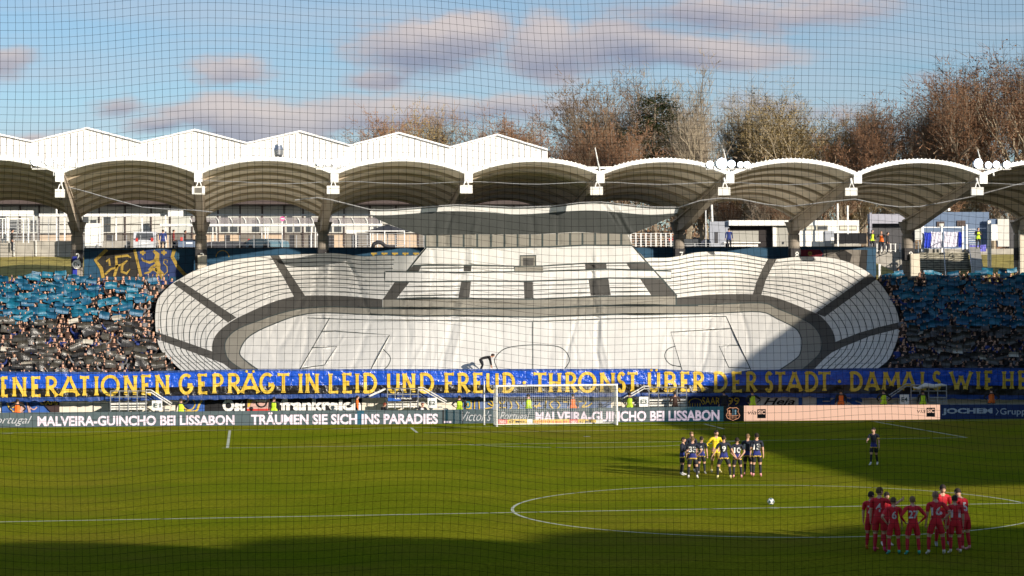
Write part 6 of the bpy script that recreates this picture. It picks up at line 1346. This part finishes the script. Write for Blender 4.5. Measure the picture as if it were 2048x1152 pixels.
def sheet_mesh(m_, s_, w, h):
    q = random.Random(s_); mb = MB(); nx, nz_ = 6, 4; vs = []
    c1, c2 = q.uniform(-.06, .06), q.uniform(.02, .10)
    for j in range(nz_+1):
        for i in range(nx+1):
            u, v = i/nx-.5, j/nz_-.5; vs.append((u*w*(1-.05*abs(v)), c2*math.cos(v*5)+c1*math.sin(u*6+v*3)+q.gauss(0, .006), v*h+.02*math.sin(u*5+s_)))
    mb.add(vs, [(j*(nx+1)+i, j*(nx+1)+i+1, (j+1)*(nx+1)+i+1, (j+1)*(nx+1)+i) for j in range(nz_) for i in range(nx)])
    n = len(vs); mb.add([(x, y+.012, z) for x, y, z in vs], [(j*(nx+1)+i, (j+1)*(nx+1)+i, (j+1)*(nx+1)+i+1, j*(nx+1)+i+1) for j in range(nz_) for i in range(nx)])
    return mb.mesh('raised_sheet', m_, True)
cyan = [mat('sheet_cyan_foil', (.003, .125, .215), .48, var=.2, scale=3, bump=.02, spec=.7), mat('sheet_cyan_foil_deep', (.003, .085, .175), .5, var=.2, scale=3, bump=.02, spec=.7)]
blk = [mat('sheet_black_foil', (.030, .028, .027), .35, var=.2, scale=3, bump=.02, spec=.6), mat('sheet_smoke_foil', (.07, .065, .055), .32, var=.2, scale=3, bump=.02, spec=.6)]; wht = mat('sheet_pale_foil', (.5, .47, .40), .4, var=.1)
SM = {'cyan': [sheet_mesh(cyan[i % 2], i, w, h) for i, (w, h) in enumerate(((.96, .52), (.9, .46), (1.0, .6), (.8, .6), (.96, .4), (1.1, .52)))], 'black': [sheet_mesh(blk[i % 2], 20+i, w, h) for i, (w, h) in enumerate(((.96, .52), (.9, .46), (1.0, .58), (.8, .6), (.96, .4), (1.0, .52)))], 'pale': [sheet_mesh(wht, 40, .8, .38)]}
cr = random.Random(12); people = []; sheets = []
edgeL = lambda py: np.interp(py, [500, 545, 565, 584, 602, 631, 667, 694, 709, 727, 745], [420, 385, 345, 326, 314, 310, 312, 318, 329, 347, 367]); edgeR = lambda py: np.interp(py, [500, 531, 547, 569, 595, 622, 644, 660, 690, 719, 735, 745], [1690, 1713, 1740, 1762, 1781, 1794, 1799, 1800, 1791, 1778, 1759, 1748])
for r_ in range(ROWS):
    y, z = row(r_)
    for side in (0, 1):
        x = -41.0 if side == 0 else 24.0; x1_ = -22.0 if side == 0 else 44.0
        x += cr.uniform(0, .5)
        while x < x1_:
            px, py = pix((x, y, z+1.6)); inside = (px < edgeL(py)-5) if side == 0 else (px > edgeR(py)+5)
            if inside and not (r_ >= ROWS-2 and 1800 < px < 1830):
                vis = -10 < px < 2060
                people.append((vis, (px, py), (x, y+cr.uniform(-.15, .15), z), side, r_))
            x += cr.uniform(.46, .66)
vis_p = [p for p in people if p[0]]; far_p = [p for p in people if not p[0]]
vis_p.sort(key=lambda p: p[2][1]); cr.shuffle(far_p)
print('crowd', len(vis_p), len(far_p))
stuffm = {}
nreal = 0
ORD = ('first second third fourth fifth sixth seventh eighth ninth tenth eleventh twelfth thirteenth fourteenth fifteenth sixteenth seventeenth eighteenth nineteenth twentieth '+' '.join('twenty-'+w_ for w_ in 'first second third fourth fifth sixth seventh eighth ninth'.split())+' thirtieth '+' '.join('thirty-'+w_ for w_ in 'first second third fourth fifth sixth seventh eighth ninth'.split())).split()
order = {}
for p in vis_p: order.setdefault((p[3], p[4]), []).append(p[1][0])
for k_ in order: order[k_].sort(reverse=(k_[0] == 0))
def place_words(side, r_, px): return ORD[r_], 'left' if side == 0 else 'right', ORD[min(38, order[(side, r_)].index(px))] if px in order.get((side, r_), ()) else 'far'
def lab(side, r_, px, cn, pose):
    a, b, c = place_words(side, r_, px); act = {'hold': 'arms raised', 'both': 'arms stretched up', 'clap': 'clapping', 'stand': 'standing still', 'fold': 'arms folded'}[pose]
    return '%s, %s, %s row of %s crowd, %s from the white cloth' % (cn, act, a, b, c), 'spectators in the %s terrace crowd' % b
counts = {'cyan': 0, 'black': 0, 'pale': 0}; extra_b = MB(); extra_mats = []; 
def mi_of(m_):
    if m_ not in extra_mats: extra_mats.append(m_)
    return extra_mats.index(m_)
sh_extra = MB(); sh_mats = [cyan[0], cyan[1], blk[0], blk[1], wht]
for (vis, (px, py), loc, side, r_) in vis_p+far_p:
    cyanz = py < (648 if side == 0 else 662) ; hole = mnoise.noise(Vector((px*.018, py*.03, 3.3)))
    nearL = side == 0 and px > 190+mnoise.noise(Vector((py*.03, 0, 7)))*40
    holds = cr.random() < (.88 if cyanz else .76) and hole < .30 and not (nearL and cr.random() < .5) and (px < edgeL(py)-20 if side == 0 else px > edgeR(py)+18) and not (r_ >= ROWS-1 and cr.random() < .4)
    pool = [c for c in CM if (c[1] == 'hold') == holds]; cn, pose, me = cr.choice(pool)
    rz = R(cr.uniform(-14, 14)+6); s_ = cr.uniform(.92, 1.04)
    if vis and nreal < 300:
        nreal += 1; l_, g_ = lab(side, r_, px, cn, pose); o = inst(me, 'spectator', None, loc, rz, (s_*1.2, s_*1.1, s_)); tag(o, l_, 'spectator', g_)
    elif vis or cr.random() < .5:
        M4 = Matrix.Translation(loc) @ Matrix.Rotation(rz, 4, 'Z') @ Matrix.Diagonal((s_*1.2, s_*1.1, s_, 1))
        o0 = len(extra_b.v); extra_b.v += [tuple(M4 @ v.co) for v in me.vertices]; extra_b.f += [tuple(i+o0 for i in f.vertices) for f in me.polygons]; lut = [mi_of(m_) for m_ in me.materials]; extra_b.m += [lut[f.material_index] for f in me.polygons]
    if holds:
        kind = 'cyan' if cyanz else ('pale' if cr.random() < .07 else 'black')
        me2 = cr.choice(SM[kind]); d = Vector((math.sin(rz)*.24, -.24, 0)); p_ = Vector(loc)+d+Vector((cr.uniform(-.08, .08), 0, (1.98+cr.uniform(-.45, .12))*s_)); tilt = (R(cr.uniform(-35, 25)), R(cr.gauss(0, 9)), rz+R(cr.gauss(0, 12)))
        if vis and counts[kind] < 290:
            counts[kind] += 1; o = inst(me2, 'raised_sheet', None, p_, sc=.86); o.rotation_euler = tilt
            o.name = {'cyan': 'cyan_sheet', 'black': 'black_sheet', 'pale': 'pale_sheet'}[kind]; ra, sb, oc = place_words(side, r_, px)
            tag(o, '%s foil sheet held up, %s row of %s crowd, %s from the white cloth' % (kind, ra, sb, oc), {'cyan': 'cyan sheet', 'black': 'black sheet', 'pale': 'pale sheet'}[kind], '%s foil sheets held up by the %s crowd' % (kind, sb))
        else:
            from mathutils import Euler
            M4 = Matrix.Translation(p_) @ Euler(tilt).to_matrix().to_4x4() @ Matrix.Scale(.86, 4); k0 = sh_mats.index(me2.materials[0]); sh_extra.add([M4 @ v.co for v in me2.vertices], [tuple(f.vertices) for f in me2.polygons], k0)
print('sheets', counts, nreal)
tag(extra_b.build('crowd', extra_mats, smooth=True), 'remaining standing spectators in the rear rows of the terrace crowd', 'crowd', kind='stuff')
if sh_extra.v: tag(sh_extra.build('raised_sheets', sh_mats, smooth=True), 'remaining foil sheets held up by the rear rows of the crowd', 'sheets', kind='stuff')

# ---------------------------------------------------------------- ball-stop net between the camera and the pitch
def safety_net():
    YN = -105.9; cell = .051; x0, x1, z0, z1 = -19.5, -9.5, 3.2, 11.2; mb = MB(); r = .0011
    def pt(i, j):
        x = x0+i*cell; z = z0+j*cell
        sag = .10*math.sin((x-x0)*.55+.4)+.045*math.sin((x-x0)*1.7+z*.5)+.02*math.sin((x-x0)*3.9+1)
        dx = .03*math.sin(z*.9+x*.7)+.012*math.sin(z*2.3+x*1.9)
        return Vector((x+dx, YN+.12*math.sin(x*.6+z*.3)+.03*math.sin(z*2+x*1.5), z+sag*(1-.5*(z-z0)/(z1-z0))))
    nx, nz_ = int((x1-x0)/cell), int((z1-z0)/cell)
    for i in range(nx+1): mb.tube([pt(i, j) for j in range(0, nz_+1, 3)], r, 3, cap=False)
    for j in range(nz_+1): mb.tube([pt(i, j) for i in range(0, nx+1, 3)], r, 3, cap=False)
    return tag(mb.build('safety_net', mat('net_cord_dark', (.006, .006, .008), 1., var=0, spec=0)), 'fine dark square-meshed ball-stop net hanging across the whole view', 'net')
safety_net()
